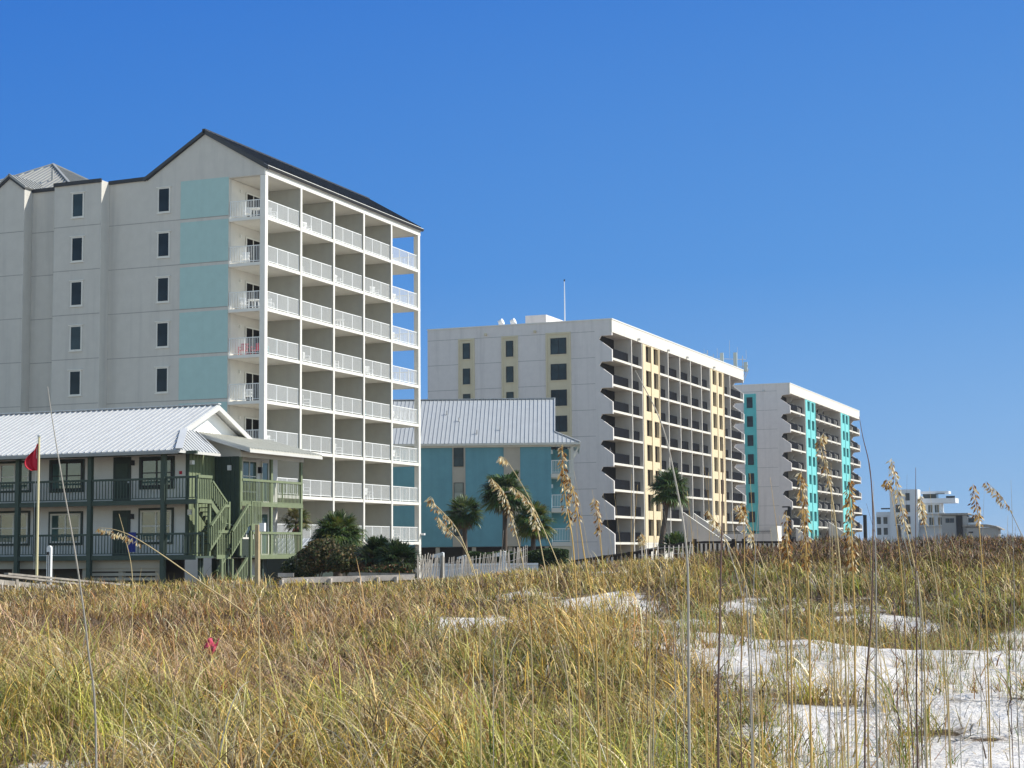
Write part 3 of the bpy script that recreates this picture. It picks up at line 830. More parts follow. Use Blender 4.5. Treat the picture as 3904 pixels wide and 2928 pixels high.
# galleries
for z, nm in ((F1, 'lower'), (F2, 'upper')):
    MB().box(-66, XE, YM, YW, z-.1, z).build('gallery_floor', M['m_green_d'], G)
    xe = XE if z == F2 else XF
    MB().box(-66, xe, YM-.05, YM, z-.17, z+.06).build('beam', M['m_green_d'], G)
    MB().box(XW, XF, 74.76, 81.1, z-.1, z).build('gallery_floor', M['m_green_d'], G)
    MB().box(XF, XF+.05, (74.76 if z == F2 else 76.2), 81.1, z-.18, z+.03).build('beam', M['m_green'], G)
for x in (-62.94, -58.7, -54.46, -50.17, -45.97):
    MB().box(x-.11, x+.11, YM-.11, YM+.11, GZ, 4.85).build('post', M['m_green_d'], G)
xs = [-66, -62.94, -58.7, -54.46, -50.17, -45.97]
for z in (F1, F2):
    for a_, b_ in zip(xs, xs[1:]): railing(G, (a_+.1, YM, z+.02), (b_-.1, YM, z+.02), 1.1, 'm_green_d', 1, .17, .045, top=.1, low=.1)
railing(G, (-45.86, YM, F2+.02), (XE, YM, F2+.02), 1.15, 'm_green_d', 1, .17, .045, top=.1, low=.1)
railing(G, (-45.86, YM, F1+.02), (XE+.4, YM, F1+.02), 1.1, 'm_green_d', 2, .17, .045, top=.1, low=.1)
# lit landing rails on the ocean side
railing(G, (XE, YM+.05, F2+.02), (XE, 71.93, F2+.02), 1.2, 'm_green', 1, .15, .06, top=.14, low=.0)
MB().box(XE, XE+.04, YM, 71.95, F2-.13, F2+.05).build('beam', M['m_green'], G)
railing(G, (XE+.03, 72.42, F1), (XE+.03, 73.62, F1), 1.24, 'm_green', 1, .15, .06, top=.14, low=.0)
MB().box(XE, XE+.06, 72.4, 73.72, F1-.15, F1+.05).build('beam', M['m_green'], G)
# ocean galleries
for z in (F1, F2):
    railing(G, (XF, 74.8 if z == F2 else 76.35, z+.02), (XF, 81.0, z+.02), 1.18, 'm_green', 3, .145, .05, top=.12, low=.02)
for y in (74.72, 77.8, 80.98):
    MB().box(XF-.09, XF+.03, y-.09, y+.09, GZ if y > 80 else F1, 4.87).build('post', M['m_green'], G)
# stairs: flights in the plane of the landings, each with stringer, treads, handrail and pickets
def flight(y0, z0, y1, z1, x, wdt=1.0, rail_h=.95, mat='m_green', pick=.15, low=.35):
    T = MB()
    n = max(2, int(abs(z1-z0)/.19))
    for k in range(n):
        t_ = (k+.5)/n; y = y0+(y1-y0)*t_; z = z0+(z1-z0)*t_
        T.box(x-wdt, x-.04, y-abs(y1-y0)/n*.55, y+abs(y1-y0)/n*.55, z-.03, z+.01)
    T.build('tread', M['m_green_d'], G)
    for xx in (x-.02, x-wdt): MB().prism([(xx, y0, z0-.28), (xx, y1, z1-.28), (xx, y1, z1+.04), (xx, y0, z0+.04)], (.045, 0, 0)).build('stringer', M[mat], G)
    Hr = MB()
    Hr.bar((x+.04, y0, z0+rail_h), (x+.04, y1, z1+rail_h), .12, .09)
    Hr.build('handrail', M[mat], G)
    P = MB(); L = abs(y1-y0); m_ = max(2, int(L/pick))
    for k in range(m_+1):
        t_ = k/m_; y = y0+(y1-y0)*t_; z = z0+(z1-z0)*t_
        P.box(x+.03, x+.07, y-.028, y+.028, z-low, z+rail_h-.03)
    P.build('baluster', M[mat], G)
flight(71.95, 2.6, 73.3, 1.6, XE, low=-.12)
MB().box(XE-1.1, XE, 73.3, 74.55, 1.42, 1.5).build('landing', M['m_green_d'], G)
railing(G, (XE+.02, 73.1, 1.5), (XE+.02, 73.58, 1.5), .95, 'm_green', 1, .14, .05, top=.13, low=0)
MB().box(XE-.05, XE+.06, 73.5, 73.64, -.1, 2.6).build('post', M['m_green'], G)
flight(73.1, 1.5, 71.8, .45, XE+.05, low=.1)
flight(74.85, 1.52, 73.35, .2, XE+.3, low=.15)
railing(G, (XE+.3, 74.85, 1.45), (XE+.3, 75.17, 1.45), 1.05, 'm_green', 1, .14, .05, top=.09, low=0)
railing(G, (XE+.32, 75.22, 1.52), (XE+.32, 76.2, 1.52), 1.15, 'm_green', 1, .13, .06, top=.05, low=-.02)
MB().box(XE+.28, XE+.36, 75.18, 76.0, 1.2, 1.52).build('landing_board', M['m_green'], G)
MB().box(XE-.8, XE+.3, 74.8, 76.2, 1.42, 1.5).build('landing', M['m_green_d'], G)
for y in (75.2, 72.45, 73.45):
    MB().box(XE+.22, XE+.34, y-.06, y+.06, GZ, 1.2 if y > 75 else F1-.15).build('post', M['m_green'], G)
railing(G, (XE+.3, 75.33, F1), (XE+.3, 75.9, F1), 1.2, 'm_green', 1, .13, .05, top=.13, low=0)
railing(G, (XE+.3, 75.26, GZ+.08), (XE+.3, 76.0, GZ+.08), 1.08, 'm_green', 1, .14, .05, top=.06, low=0)
flight(74.75, -1.0+.05, 73.5, -1.95, XE+.32, low=.1, rail_h=.78)
flight(73.0, -1.0, 72.3, -1.6, XE+.1, low=.1, rail_h=.8)
for y in (71.8, 72.0, 77.8, 74.4):
    MB().box(XE-.6, XE-.48, y-.06, y+.06, GZ, F1-.1).build('post', M['m_green_d'], G)
MB().box(XE-.14, XE-.02, 71.85, 71.97, F1, F2-.1).build('post', M['m_green'], G)
MB().box(XE-.1, XE+.02, YM-.0, YM+.12, F1, F2-.1).build('post', M['m_green'], G)
# main roof
q = MB(); sr = (7.64-5.0)/(75.84-70.0)
roof_slab(q, [(-68, 70.0, 5.0), (-44.75, 70.0, 5.0), (-46.1, 72.55, 5.0+sr*2.55), (-46.1, 75.84, 7.64), (-68, 75.84, 7.64)], .07)
roof_slab(q, [(-68, 81.7, 5.0), (-46.1, 81.7, 5.0), (-46.1, 75.84, 7.64), (-68, 75.84, 7.64)], .07)
nn = Vector((0, -sr, 1)).normalized(); x = -67.9
while x < -44.8:
    L = 5.84 if x < -46.1 else (-44.75-x)/1.35*2.55
    q.bar(Vector((x, 70.0, 5.0))+nn*.03, Vector((x, 70+L, 5.0+sr*L))+nn*.03, .045, .042, nn); x += .33
q.box(-68, -46.05, 75.7, 75.98, 7.66, 7.72)
q.build('roof', M['white_roof'], G)
q = MB(); ht = 5.0+sr*2.55
sk = [(-44.75, 70.0, 5.0), (-44.75, 73.78, 5.0), (-46.1, 73.3, ht), (-46.1, 72.55, ht)]
roof_slab(q, sk, .06)
sn = Vector((ht-5.0, 0, 1.35)).normalized()
for k in range(12):
    y = 70.35+k*.3; t_ = 1.0 if y > 72.5 else (y-70.0)/2.55
    q.bar(Vector((-44.75, y, 5.0))+sn*.025, Vector((-44.75-1.35*t_, y, 5.0+(ht-5.0)*t_))+sn*.025, .06, .05, sn)
q.bar((-44.72, 69.98, 5.05), (-46.1, 72.6, ht+.05), .34, .05)
q.build('hip_roof', M['white_roof'], G)
MB().box(-44.80, -44.7, 70.0, 73.78, 4.86, 4.98).build('fascia', M['m_beam'], G)
MB().box(-68, -44.8, 69.96, 70.04, 4.82, 4.93).build('gutter', M['grey_roof'], G)
# gable end with white wall, cream verge boards and soffit
q = MB(); q.prism([(-46.62, 72.6, 6.0), (-46.62, 79.1, 6.0), (-46.62, 75.84, 7.48)], (-.1, 0, 0)); q.build('gable', M['plastic'], G)
q = MB()
for a_, b_ in (((71.6, 7.64-sr*4.24), (75.84, 7.64)), ((80.4, 7.64-sr*4.56), (75.84, 7.64))):
    q.prism([(-46.14, a_[0], a_[1]-.28), (-46.14, b_[0], b_[1]-.28), (-46.14, b_[0], b_[1]-.02), (-46.14, a_[0], a_[1]-.02)], (.07, 0, 0))
q.build('verge_board', M['m_beam'], G)
MB().tube([(-46.6, 75.5, 7.0), (-46.45, 75.5, 7.0)], .07, 8).build('floodlight', M['plastic'], G)
# shallow porch roof over the ocean gallery
q = MB(); pf = [(-46.55, 74.0, 6.17), (-46.55, 81.6, 6.17), (-43.2, 81.6, 5.22), (-43.2, 74.0, 5.22)]
roof_slab(q, pf, .07)
pn = Vector((.95, 0, 3.35)).normalized()
for k in range(26):
    y = 74.05+k*.3; q.bar(Vector((-46.5, y, 6.16))+pn*.02, Vector((-43.2, y, 5.22))+pn*.02, .06, .05, pn)
q.build('porch_roof', M['olive_roof'], G)
MB().box(-43.28, -43.18, 74.0, 81.6, 5.03, 5.16).build('fascia', M['m_beam'], G)
q = MB(); q.prism([(-46.4, 73.98, 5.98), (-43.25, 73.98, 5.05), (-43.25, 73.98, 5.2), (-46.4, 73.98, 6.16)], (0, .05, 0)); q.build('verge_board', M['m_beam'], G)
# doors and windows of the long side
def bigwin(x0, x1, z0, z1, fr, pn='glass_motel'):
    window(G, ((x0+x1)/2, YW-.02, (z0+z1)/2), x1-x0-.22, z1-z0-.22, frame=fr, fw_=.09, pane=pn, grid=(2, 2))
    q = MB(); q.box(x0, x0+.13, YW-.06, YW, z0, z1); q.box(x1-.13, x1, YW-.06, YW, z0, z1); q.box(x0+.13, x1-.13, YW-.06, YW, z1-.13, z1); q.box(x0+.13, x1-.13, YW-.06, YW, z0, z0+.13)
    q.build('window_casing', M['m_frame'], G)
M['glass_motel'] = glass('motel_glass', (.05, .085, .075), .05, .9)
for dx in (-8.5, 0):
    bigwin(-53.74+dx, -51.63+dx, 3.2, 5.0 if 0 else 4.85, 'black'); bigwin(-53.73+dx, -51.69+dx, .55, 2.24, 'trimwhite')
    bigwin(-48.39+dx if dx else -48.39, (-46.36+dx) if dx else -46.36, 3.25, 4.85, 'black' if not dx else 'trimwhite'); bigwin(-48.39+dx, -46.38+dx, .55, 2.32, 'trimwhite')
    for z in (F1, F2):
        d = MB(); d.box(-49.9+dx, -48.88+dx, YW-.05, YW+.01, z, z+2.28); dd = d.build('door', M['m_frame'], G)
        for zz in (.35, 1.25): MB().box(-49.74+dx, -49.04+dx, YW-.07, YW-.051, z+zz, z+zz+.7).build('door_panel', M['m_green_d'], dd)
        MB().box(-49.0+dx, -48.92+dx, YW-.13, YW-.052, z+.98, z+1.06).build('handle', M['galv'], dd)
        MB().box(-48.84+dx, -48.68+dx, YW-.16, YW, z+1.85, z+2.1).build('wall_lamp', M['black'], G)
MB().box(-54.67, -54.42, YW-.04, YW, F1, F2-.1).build('downpipe', M['m_frame'], G)
MB().box(-46.08, -45.94, YW-.05, YW, 3.95, 4.1).build('alarm_bell', M['red'], G)
for y, z in ((72.35, 4.6),): MB().box(-45.56, -45.4, y-.1, y+.12, z-.18, z+.02).build('wall_lamp', M['plastic'], G)
MB().box(-44.75, -44.6, 74.45, 74.6, 4.2, 4.45).build('wall_lamp', M['plastic'], G)
MB().box(-45.3, -45.14, YW-.5, YW-.36, 1.95, 2.2).build('wall_lamp', M['plastic'], G)
for (y0, y1, z0, z1) in ((77.2, 78.75, 3.2, 4.9), (79.2, 80.0, 2.7, 4.9), (79.2, 79.96, F1, 2.2), (77.0, 78.4, .8, 2.2)):
    window(G, (XW+.02, (y0+y1)/2, (z0+z1)/2), y1-y0, z1-z0, rz=math.pi/2, frame='trimwhite', fw_=.09, pane='glass_motel', grid=(2 if y1-y0 > 1 else 1, 2))
for z in (1.95, 4.45): MB().box(XW+.02, XW+.2, 78.9, 79.04, z-.2, z+.12).build('wall_lamp', M['black'], G)
# crawl space: skirt boards, lattice and pilings
MB().box(-66, -46.2, YM+.35, YM+.4, -.62, -.2).build('skirt_board', M['teal_house_trim'], G)
for x in np.arange(-65.5, -45, 2.1): MB().box(x-.12, x+.12, YM+.5, YM+.75, GZ, -.2).build('piling', M['teal_house_trim'], G)
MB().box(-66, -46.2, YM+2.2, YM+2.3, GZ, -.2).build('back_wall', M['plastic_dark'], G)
q = MB()
for k in range(3): q.box(-50.6, -46.3, YM+.42, YM+.46, -1.2+k*.22, -1.06+k*.22)
q.build('lattice', M['teal_house_trim'], G)
MB().box(XF-1.4, XF-.9, 77.2, 78.6, GZ, -.25).build('storage_wall', M['m_beam'], G)
MB().box(XW-.3, XW, 74.9, 79.9, GZ, F1-.12).build('under_shade_sheet', M['m_frame'], G)  # dark sheet standing in for the shade under stairs and gallery

# small low roof visible between the motel and the palmetto
q = thing('pool_hut', 'small hut with blue grey metal roof between the green gallery and the palmetto', 'hut', (-43, 92, GZ))
MB().box(-52, -48.8, 91, 94, GZ, -.0).build('wall', M['m_frame'], q)
r_ = MB(); hx = -47.8
roof_slab(r_, [(-52.3, 90.7, .0), (hx, 90.7, .0), (hx-1.3, 92.5, .95), (-52.3, 92.5, .95)], .06); roof_slab(r_, [(-52.3, 94.3, .0), (hx, 94.3, .0), (hx-1.3, 92.5, .95), (-52.3, 92.5, .95)], .06); roof_slab(r_, [(hx, 90.7, 0), (hx, 94.3, 0), (hx-1.3, 92.5, .95)], .06)
ribs(r_, (-52.3, 90.7, .0), (hx-1.3, 90.7, .0), (-52.3, 92.5, .95), (hx-1.3, 92.5, .95), 9)
r_.build('roof', M['pale_roof'], q)

# ================================================================ FAR WHITE BUILDINGS
W = thing('far_condominium', 'distant stepped white modern condominium with flat roof terraces behind the dune', 'building', (-60, 404, GZ))
MB().box(-65.4, -59.0, 404, 408.5, GZ, 13.7).build('tower', M['f_white'] if 'f_white' in M else M.setdefault('f_white', paint('distant_white', (.70, .72, .74), .8, .04)), W)
MB().box(-68.8, -65.4, 405, 410, GZ, 8.6).build('left_wing', M['f_white'], W)
MB().box(-59.0, -53.4, 406, 412, GZ, 8.1).build('right_wing', M['f_white'], W)
MB().box(-59.0, -54.4, 407.5, 413, 8.1, 10.5).build('upper_floor', M['f_white'], W)
q = MB(); q.box(-59.0, -50.9, 407, 413, 10.5, 11.6); q.build('terrace', M['f_white'], W)
MB().box(-59.0, -52.6, 409, 413, 12.7, 13.3).build('roof_slab', M['f_white'], W)
MB().box(-58.6, -55.5, 409.5, 413, 11.6, 12.7).build('upper_room', M['glass_grey'], W)
MB().box(-55.6, -53.5, 408.6, 408.9, 12.6, 12.75).build('awning', M['dark_trim'], W)
MB().box(-67.6, -65.4, 404.6, 406.0, 9.2, 9.5).build('awning', M['dark_trim'], W)
MB().box(-53.0, -51, 407.1, 407.2, 11.6, 12.1).build('railing', M['glass_grey'], W)
for x, z in ((-61.3, 12.0), (-61.3, 9.3), (-61.3, 6.6), (-61.3, 4.2), (-63.6, 9.3), (-63.6, 6.6)):
    window(W, (x, 403.95, z), .95, 1.7, frame='dark_trim', fw_=.06, pane='glass_grey')
for x in (-68.2, -66.7):
    for z in (6.6, 4.1): window(W, (x, 404.95, z), .9, 1.6, frame='dark_trim', fw_=.06, pane='glass_grey')
for x in (-58.3, -56.7, -55.2): window(W, (x, 407.45, 9.2), 1.1, 1.9, frame='trimwhite', fw_=.08, pane='glass_grey', grid=(2, 1))
for x in (-58.2, -56.3, -54.3): window(W, (x, 405.95, 6.3), 1.2, 1.9, frame='trimwhite', fw_=.08, pane='glass_grey', grid=(2, 1))
q = MB()
q.box(-68.8, -65.4, 404.2, 404.3, 5.5, 5.6); q.box(-68.8, -65.4, 404.2, 404.3, 7.75, 7.95); q.box(-59, -53.2, 405.2, 406, 5.1, 5.3); q.box(-59, -53.2, 405.2, 406, 8.0, 8.25)
q.build('balcony_slab', M['f_white'], W)
V = thing('curved_roof_house', 'distant grey brown house with dark curved roof right of the white condominium', 'building', (-49, 400, GZ))
MB().box(-53.2, -47.6, 400, 405, GZ, 7.4).build('wall', M['f_grey'] if 'f_grey' in M else M.setdefault('f_grey', paint('distant_grey', (.36, .35, .33), .8, .06)), V)
q = MB(); q.box(-53.7, -47.3, 399.5, 406, 7.5, 7.95); q.build('roof', M['wood_grey'], V)
q = MB(); pts = [(-47.3, 400, 7.4), (-46.0, 400, 7.25), (-44.9, 400, 6.9), (-44.6, 400, 6.7), (-44.6, 400, 6.95), (-46.0, 400, 7.5), (-47.3, 400, 7.75)]; q.prism(pts, (0, 5, 0)); q.build('curved_roof', M['wood_grey'], V)
MB().box(-47.6, -45.2, 400.6, 405, GZ, 7.1).build('side_wall', M['f_white'], V)
MB().box(-50.0, -48.6, 399.8, 400, GZ, 7.4).build('entrance', M['slider'], V)
for x in (-51.9, -50.9): window(V, (x, 399.98, 6.3), .9, 1.0, frame='dark_trim', fw_=.05, pane='glass_grey')
for x in (-46.7,): window(V, (x, 400.55, 6.3), 1.3, 1.0, frame='dark_trim', fw_=.05, pane='glass_grey', grid=(2, 1))
V2 = thing('low_beach_house', 'distant low grey house with dark sloping roof at the right end of the skyline', 'building', (-43, 396, GZ))
MB().box(-47.4, -40.5, 397, 402, GZ, 4.6).build('wall', M['f_grey'], V2)
q = MB(); q.prism([(-48.2, 396.5, 5.3), (-43.0, 396.5, 5.3), (-41.0, 396.5, 4.9), (-39.6, 396.5, 4.2), (-39.6, 396.5, 3.95), (-41.0, 396.5, 4.6), (-48.2, 396.5, 4.9)], (0, 6, 0)); q.build('roof', M['wood_grey'], V2)
q = MB(); q.box(-47, -46, 396.9, 397, 3.4, 3.7); q.build('sign_board', M['slider'], V2)
# ================================================================ DUNE TERRAIN
FWH = np.array([-math.sin(YAW), math.cos(YAW)]); RTH = np.array([math.cos(YAW), math.sin(YAW)])
VH = [0, 3, 10, 15, 22, 30, 42, 48, 58, 75, 90]
CR_A = [-1.2, -.30, -.10, -.02, .03, .08, .12, .18, .30, 1.2]
CR_Z = [-1.10, -1.10, -1.0, -.80, -.66, -.52, -.38, -.27, -.21, -.12]
def vnoise(x, y, s, seed):
    r = np.random.default_rng(seed); k = r.normal(size=(10, 2)); k /= np.linalg.norm(k, axis=1)[:, None]
    f = s*(.6+r.random(10)*1.3); p = r.random(10)*6.28
    return sum(np.sin((x*k[i, 0]+y*k[i, 1])*f[i]+p[i]) for i in range(10))/4.0
def terrain(u, v):
    """u metres to the right, v metres ahead of the camera"""
    u = np.asarray(u, float); v = np.asarray(v, float)
    a = u/np.maximum(v, 6)
    crest = np.interp(a, CR_A, CR_Z)
    base = np.interp(v, VH, [-1.5, -1.52, -1.62, -1.55, -1.38, -1.2, 0, 0, 0, -2.2, -2.2])
    t1 = np.clip((v-26)/(42-26), 0, 1); t1 = t1*t1*(3-2*t1)
    b0 = np.interp(v, [0, 3, 10, 15, 22, 30, 42], [-1.5, -1.52, -1.62, -1.55, -1.38, -1.24, -1.1])
    z = b0*(1-t1) + crest*t1
    t2 = np.clip((v-52)/(22), 0, 1); t2 = t2*t2*(3-2*t2)
    z = z*(1-t2) + (-2.2)*t2
    near = np.clip(1-(v-50)/15, 0, 1)*np.clip(v/6, .2, 1)
    z = z + near*(.19*vnoise(u, v, .33, 1) + .07*vnoise(u, v, 1.3, 2) + .012*vnoise(u, v, 5, 3))
    bare = bareness(u, v)
    z = z + near*bare*(.040*vnoise(u, v, 2.8, 6) + .012*vnoise(u, v, 9, 4))
    return z
def ell(u, v, cu, cv, ru, rv, soft=.35):
    d = np.sqrt(((u-cu)/ru)**2+((v-cv)/rv)**2)
    return np.clip((1-d)/soft+.5, 0, 1)
def bareness(u, v):
    """1 = open white sand, 0 = covered dune grass"""
    b = np.zeros_like(u)
    for e in ((4.3, 11.5, 2.4, 4.2), (5.2, 16, 3.1, 4.2), (5.8, 20.3, 3.7, 3.0), (2.9, 22.6, 1.5, 1.7), (8.8, 24.5, 2.2, 2.2), (2.6, 26.5, 1.2, 2.2), (5.9, 28.0, .9, 1.5),
              (1.1, 26.0, .8, 1.8), (-.6, 28, 1.0, 2.4), (-.4, 36, 1.4, 2.0), (2.3, 43, 2.2, 1.6), (1.8, 33, 1.0, 1.8), (-4.6, 21.5, .5, 1.6), (-3.4, 12.4, .35, .9), (.2, 31, .9, 1.2), (3.0, 30, .8, 1.4), (4.6, 32, 1.0, 1.3), (-1.8, 24, .5, 1.2), (6.4, 31, .9, 1.0), (.9, 22, .5, 1.0)):
        q_ = ell(u, v, *e); b = np.maximum(b, q_*(1.0 if e[2] > 1.45 else .5))
    n = .5+.55*vnoise(u, v, 1.0, 21)+.42*vnoise(u, v, 2.9, 22)+.25*vnoise(u, v, 7.5, 23)
    return np.clip(b*(.55+.9*n)*np.where(b > .7, 1.15, 1), 0, 1)
def uv2w(u, v, z):
    return np.stack([RTH[0]*u+FWH[0]*v, RTH[1]*u+FWH[1]*v, z], -1)
def ground_at(px, depth):
    a = (px-1952)/FPX; v = depth*math.cos(PITCH); u = a*depth
    return Vector(uv2w(np.array(u), np.array(v), terrain(np.array(u), np.array(v))).tolist())

# one sheet: fine in the view wedge, coarse to the horizon
ang = np.concatenate([np.linspace(-math.pi, -.5, 60)[:-1], np.linspace(-.5, .5, 520), np.linspace(.5, math.pi, 60)[1:]])
rad = np.concatenate([np.linspace(.6, 11, 60), np.geomspace(11.05, 60, 420), np.geomspace(61, 6000, 60)])
AA, RR = np.meshgrid(ang, rad)
U_, V_ = RR*np.sin(AA), RR*np.cos(AA)
Vc = np.maximum(V_, RR*.35)
Z_ = terrain(U_, Vc)
P_ = uv2w(U_, V_, Z_).reshape(-1, 3)
na, nr = len(ang), len(rad)
idx = np.arange(na*nr).reshape(nr, na)
F_ = np.stack([idx[:-1, :-1], idx[:-1, 1:], idx[1:, 1:], idx[1:, :-1]], -1).reshape(-1, 4)
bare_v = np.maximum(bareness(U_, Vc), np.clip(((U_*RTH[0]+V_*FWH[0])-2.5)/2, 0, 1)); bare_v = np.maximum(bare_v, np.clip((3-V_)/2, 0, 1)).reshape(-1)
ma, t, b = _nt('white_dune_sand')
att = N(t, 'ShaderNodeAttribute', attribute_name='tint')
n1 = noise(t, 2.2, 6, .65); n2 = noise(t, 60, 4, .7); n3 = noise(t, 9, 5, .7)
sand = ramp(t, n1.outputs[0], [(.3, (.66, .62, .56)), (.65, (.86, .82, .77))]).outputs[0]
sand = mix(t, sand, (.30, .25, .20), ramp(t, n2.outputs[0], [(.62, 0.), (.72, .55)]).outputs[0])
lit = ramp(t, n3.outputs[0], [(.3, (.07, .05, .03)), (.7, (.24, .18, .12))]).outputs[0]  # dry litter, darkened to carry the shade under the grass
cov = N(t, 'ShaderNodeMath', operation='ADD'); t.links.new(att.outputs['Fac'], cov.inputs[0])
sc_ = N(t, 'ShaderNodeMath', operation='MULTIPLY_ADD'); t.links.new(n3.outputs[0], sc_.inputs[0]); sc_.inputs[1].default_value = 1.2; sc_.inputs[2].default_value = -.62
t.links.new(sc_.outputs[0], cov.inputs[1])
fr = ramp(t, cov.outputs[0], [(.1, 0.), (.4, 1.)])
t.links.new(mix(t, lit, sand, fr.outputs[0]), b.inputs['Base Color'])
b.inputs['Roughness'].default_value = .95; b.inputs['Specular IOR Level'].default_value = .1
bump(t, b, n3.outputs[0], .9, .08)
M['sand'] = ma
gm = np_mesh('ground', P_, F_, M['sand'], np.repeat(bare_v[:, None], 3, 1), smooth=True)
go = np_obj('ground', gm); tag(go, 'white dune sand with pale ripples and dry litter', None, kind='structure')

# ================================================================ GRASS (nobody could count it)
def blades(n, base, L, wd, lean, curl, col, seg, az=None, tipcol=None, droop=1.6, seed=0):
    r = np.random.default_rng(seed)
    if az is None: az = r.random(n)*2*np.pi
    s = np.linspace(0, 1, seg+1)
    th = lean[:, None] + curl[:, None]*s[None, :]**droop          # angle from vertical
    dl = L[:, None]/seg
    thm = (th[:, 1:]+th[:, :-1])/2
    h = np.concatenate([np.zeros((n, 1)), np.cumsum(np.sin(thm)*dl, 1)], 1)
    z = np.concatenate([np.zeros((n, 1)), np.cumsum(np.cos(thm)*dl, 1)], 1)
    # slight sideways sway
    side = r.normal(0, .06, n)[:, None]*L[:, None]*s[None, :]**2
    ca, sa = np.cos(az)[:, None], np.sin(az)[:, None]
    X = base[:, 0:1] + h*ca - side*sa; Y = base[:, 1:2] + h*sa + side*ca; Z = base[:, 2:3] + z
    fa = az + np.pi/2 + r.normal(0, .7, n)
    wv = wd[:, None]*(1-s[None, :]**2.2*.93)*.5
    wx, wy = np.cos(fa)[:, None]*wv, np.sin(fa)[:, None]*wv
    A_ = np.stack([X-wx, Y-wy, Z], -1); B_ = np.stack([X+wx, Y+wy, Z], -1)
    V = np.stack([A_, B_], 2).reshape(-1, 3)                      # n,(seg+1),2
    o = (np.arange(n)*(seg+1)*2)[:, None] + (np.arange(seg)*2)[None, :]
    F = np.stack([o, o+1, o+3, o+2], -1).reshape(-1, 4)
    cc = col[:, None, :] if tipcol is None else col[:, None, :]*(1-s[None, :, None]) + tipcol[:, None, :]*s[None, :, None]
    cc = np.broadcast_to(cc, (n, seg+1, 3))
    Cc = np.repeat(cc[:, :, None, :], 2, 2).reshape(-1, 3)
    return V, F, Cc
PAL = {
 'gold': (.72, .46, .085), 'straw': (.74, .54, .21), 'pale': (.84, .70, .42), 'olive': (.26, .26, .04), 'green': (.125, .195, .022),
 'lime': (.50, .50, .055), 'rust': (.44, .20, .06), 'mauve': (.42, .26, .17), 'brown': (.16, .095, .05), 'grey': (.31, .25, .17), 'dark': (.055, .04, .025)}
PK = list(PAL); PV = np.array([PAL[k] for k in PK])
def pick(n, wts, r, jit=.18):
    p = np.array([wts.get(k, 0.0) for k in PK]); p /= p.sum()
    i = r.choice(len(PK), n, p=p)
    return PV[i]*(1+r.normal(0, jit, (n, 1))).clip(.5, 1.5)
def pickw(W, r, jit=.2):
    """W (n, len(PK)) per-blade weights"""
    c = np.cumsum(W/W.sum(1, keepdims=True), 1); x = r.random(len(W))[:, None]
    i = (x > c).sum(1).clip(0, len(PK)-1)
    return PV[i]*(1+r.normal(0, jit, (len(W), 1))).clip(.5, 1.6)
def zone_weights(u, v):
    """which plants grow where on the dune"""
    n = len(u); W = np.zeros((n, len(PK))); K = {k: i for i, k in enumerate(PK)}
    a = u/v
    g = np.clip(.45+1.5*vnoise(u, v, .8, 31), 0, 1)            # green patches
    g2 = np.clip(.5+1.4*vnoise(u, v, .45, 32), 0, 1)
    left_mid = np.clip((-a-.02)/.08, 0, 1)*np.clip((v-14)/4, 0, 1)*np.clip((38-v)/6, 0, 1)
    near = np.clip((17-v)/4, 0, 1)
    right_far = np.clip((a-.08)/.06, 0, 1)*np.clip((v-25)/4, 0, 1)
    crest = np.clip((a-.10)/.08, 0, 1)*np.clip((v-36.5)/1.5, 0, 1)
    W[:, K['gold']] = .9+.5*g2; W[:, K['straw']] = 1.0; W[:, K['pale']] = .30+.2*near
    W[:, K['olive']] = .55+.9*g*(1-left_mid*.6); W[:, K['green']] = .25+.9*g*g*(1-left_mid*.7); W[:, K['lime']] = (.15+.9*g*g2)*(.5+near*.9)
    W[:, K['rust']] = .35+.8*left_mid*(1-g)+.5*right_far; W[:, K['mauve']] = .25+2.2*left_mid*(1-.4*g); W[:, K['brown']] = .5+.4*(1-g)+.6*right_far
    W[:, K['grey']] = .35; W[:, K['dark']] = .18+.25*right_far
    W[:, K['olive']] += 1.6*right_far*(1-crest); W[:, K['green']] += .8*right_far*(1-crest); W[:, K['gold']] *= (1-.5*right_far)
    cen = np.exp(-((a-.02)/.10)**2)*np.clip((20-v)/5, 0, 1)
    W[:, K['lime']] += 2.2*g*(near*.7+cen*.6); W[:, K['green']] += 1.6*g*g2*(near+cen); W[:, K['olive']] += 1.3*g*near
    W[:, K['mauve']] += 2.0*left_mid*(1-g); W[:, K['rust']] += 1.5*left_mid*(1-g2); W[:, K['gold']] *= (1-.55*left_mid)
    W[:, K['green']] += 1.2*right_far*(1-crest)*g; W[:, K['lime']] += 1.6*right_far*(1-crest)*g2*np.clip((a-.2)/.05, 0, 1)
    for k in ('pale', 'straw', 'lime', 'green', 'gold'): W[:, K[k]] *= (1-.85*crest)
    W[:, K['brown']] += 3.2*crest; W[:, K['dark']] += 1.6*crest; W[:, K['mauve']] += 1.2*crest; W[:, K['grey']] += .6*crest
    return W
def scatter(n, v0, v1, seed, amax=.36):
    """clumped points in the wedge, density falls on bare sand"""
    r = np.random.default_rng(seed)
    v = np.sqrt(r.random(n)*(v1**2-v0**2)+v0**2); a = (r.random(n)*2-1)*amax; u = a*v
    return u, v, r
Vs, Fs, Cs = [], [], []; nv = 0
def push(t3):
    global nv
    V, F, C = t3; Vs.append(V); Fs.append(F+nv); Cs.append(C); nv += len(V)
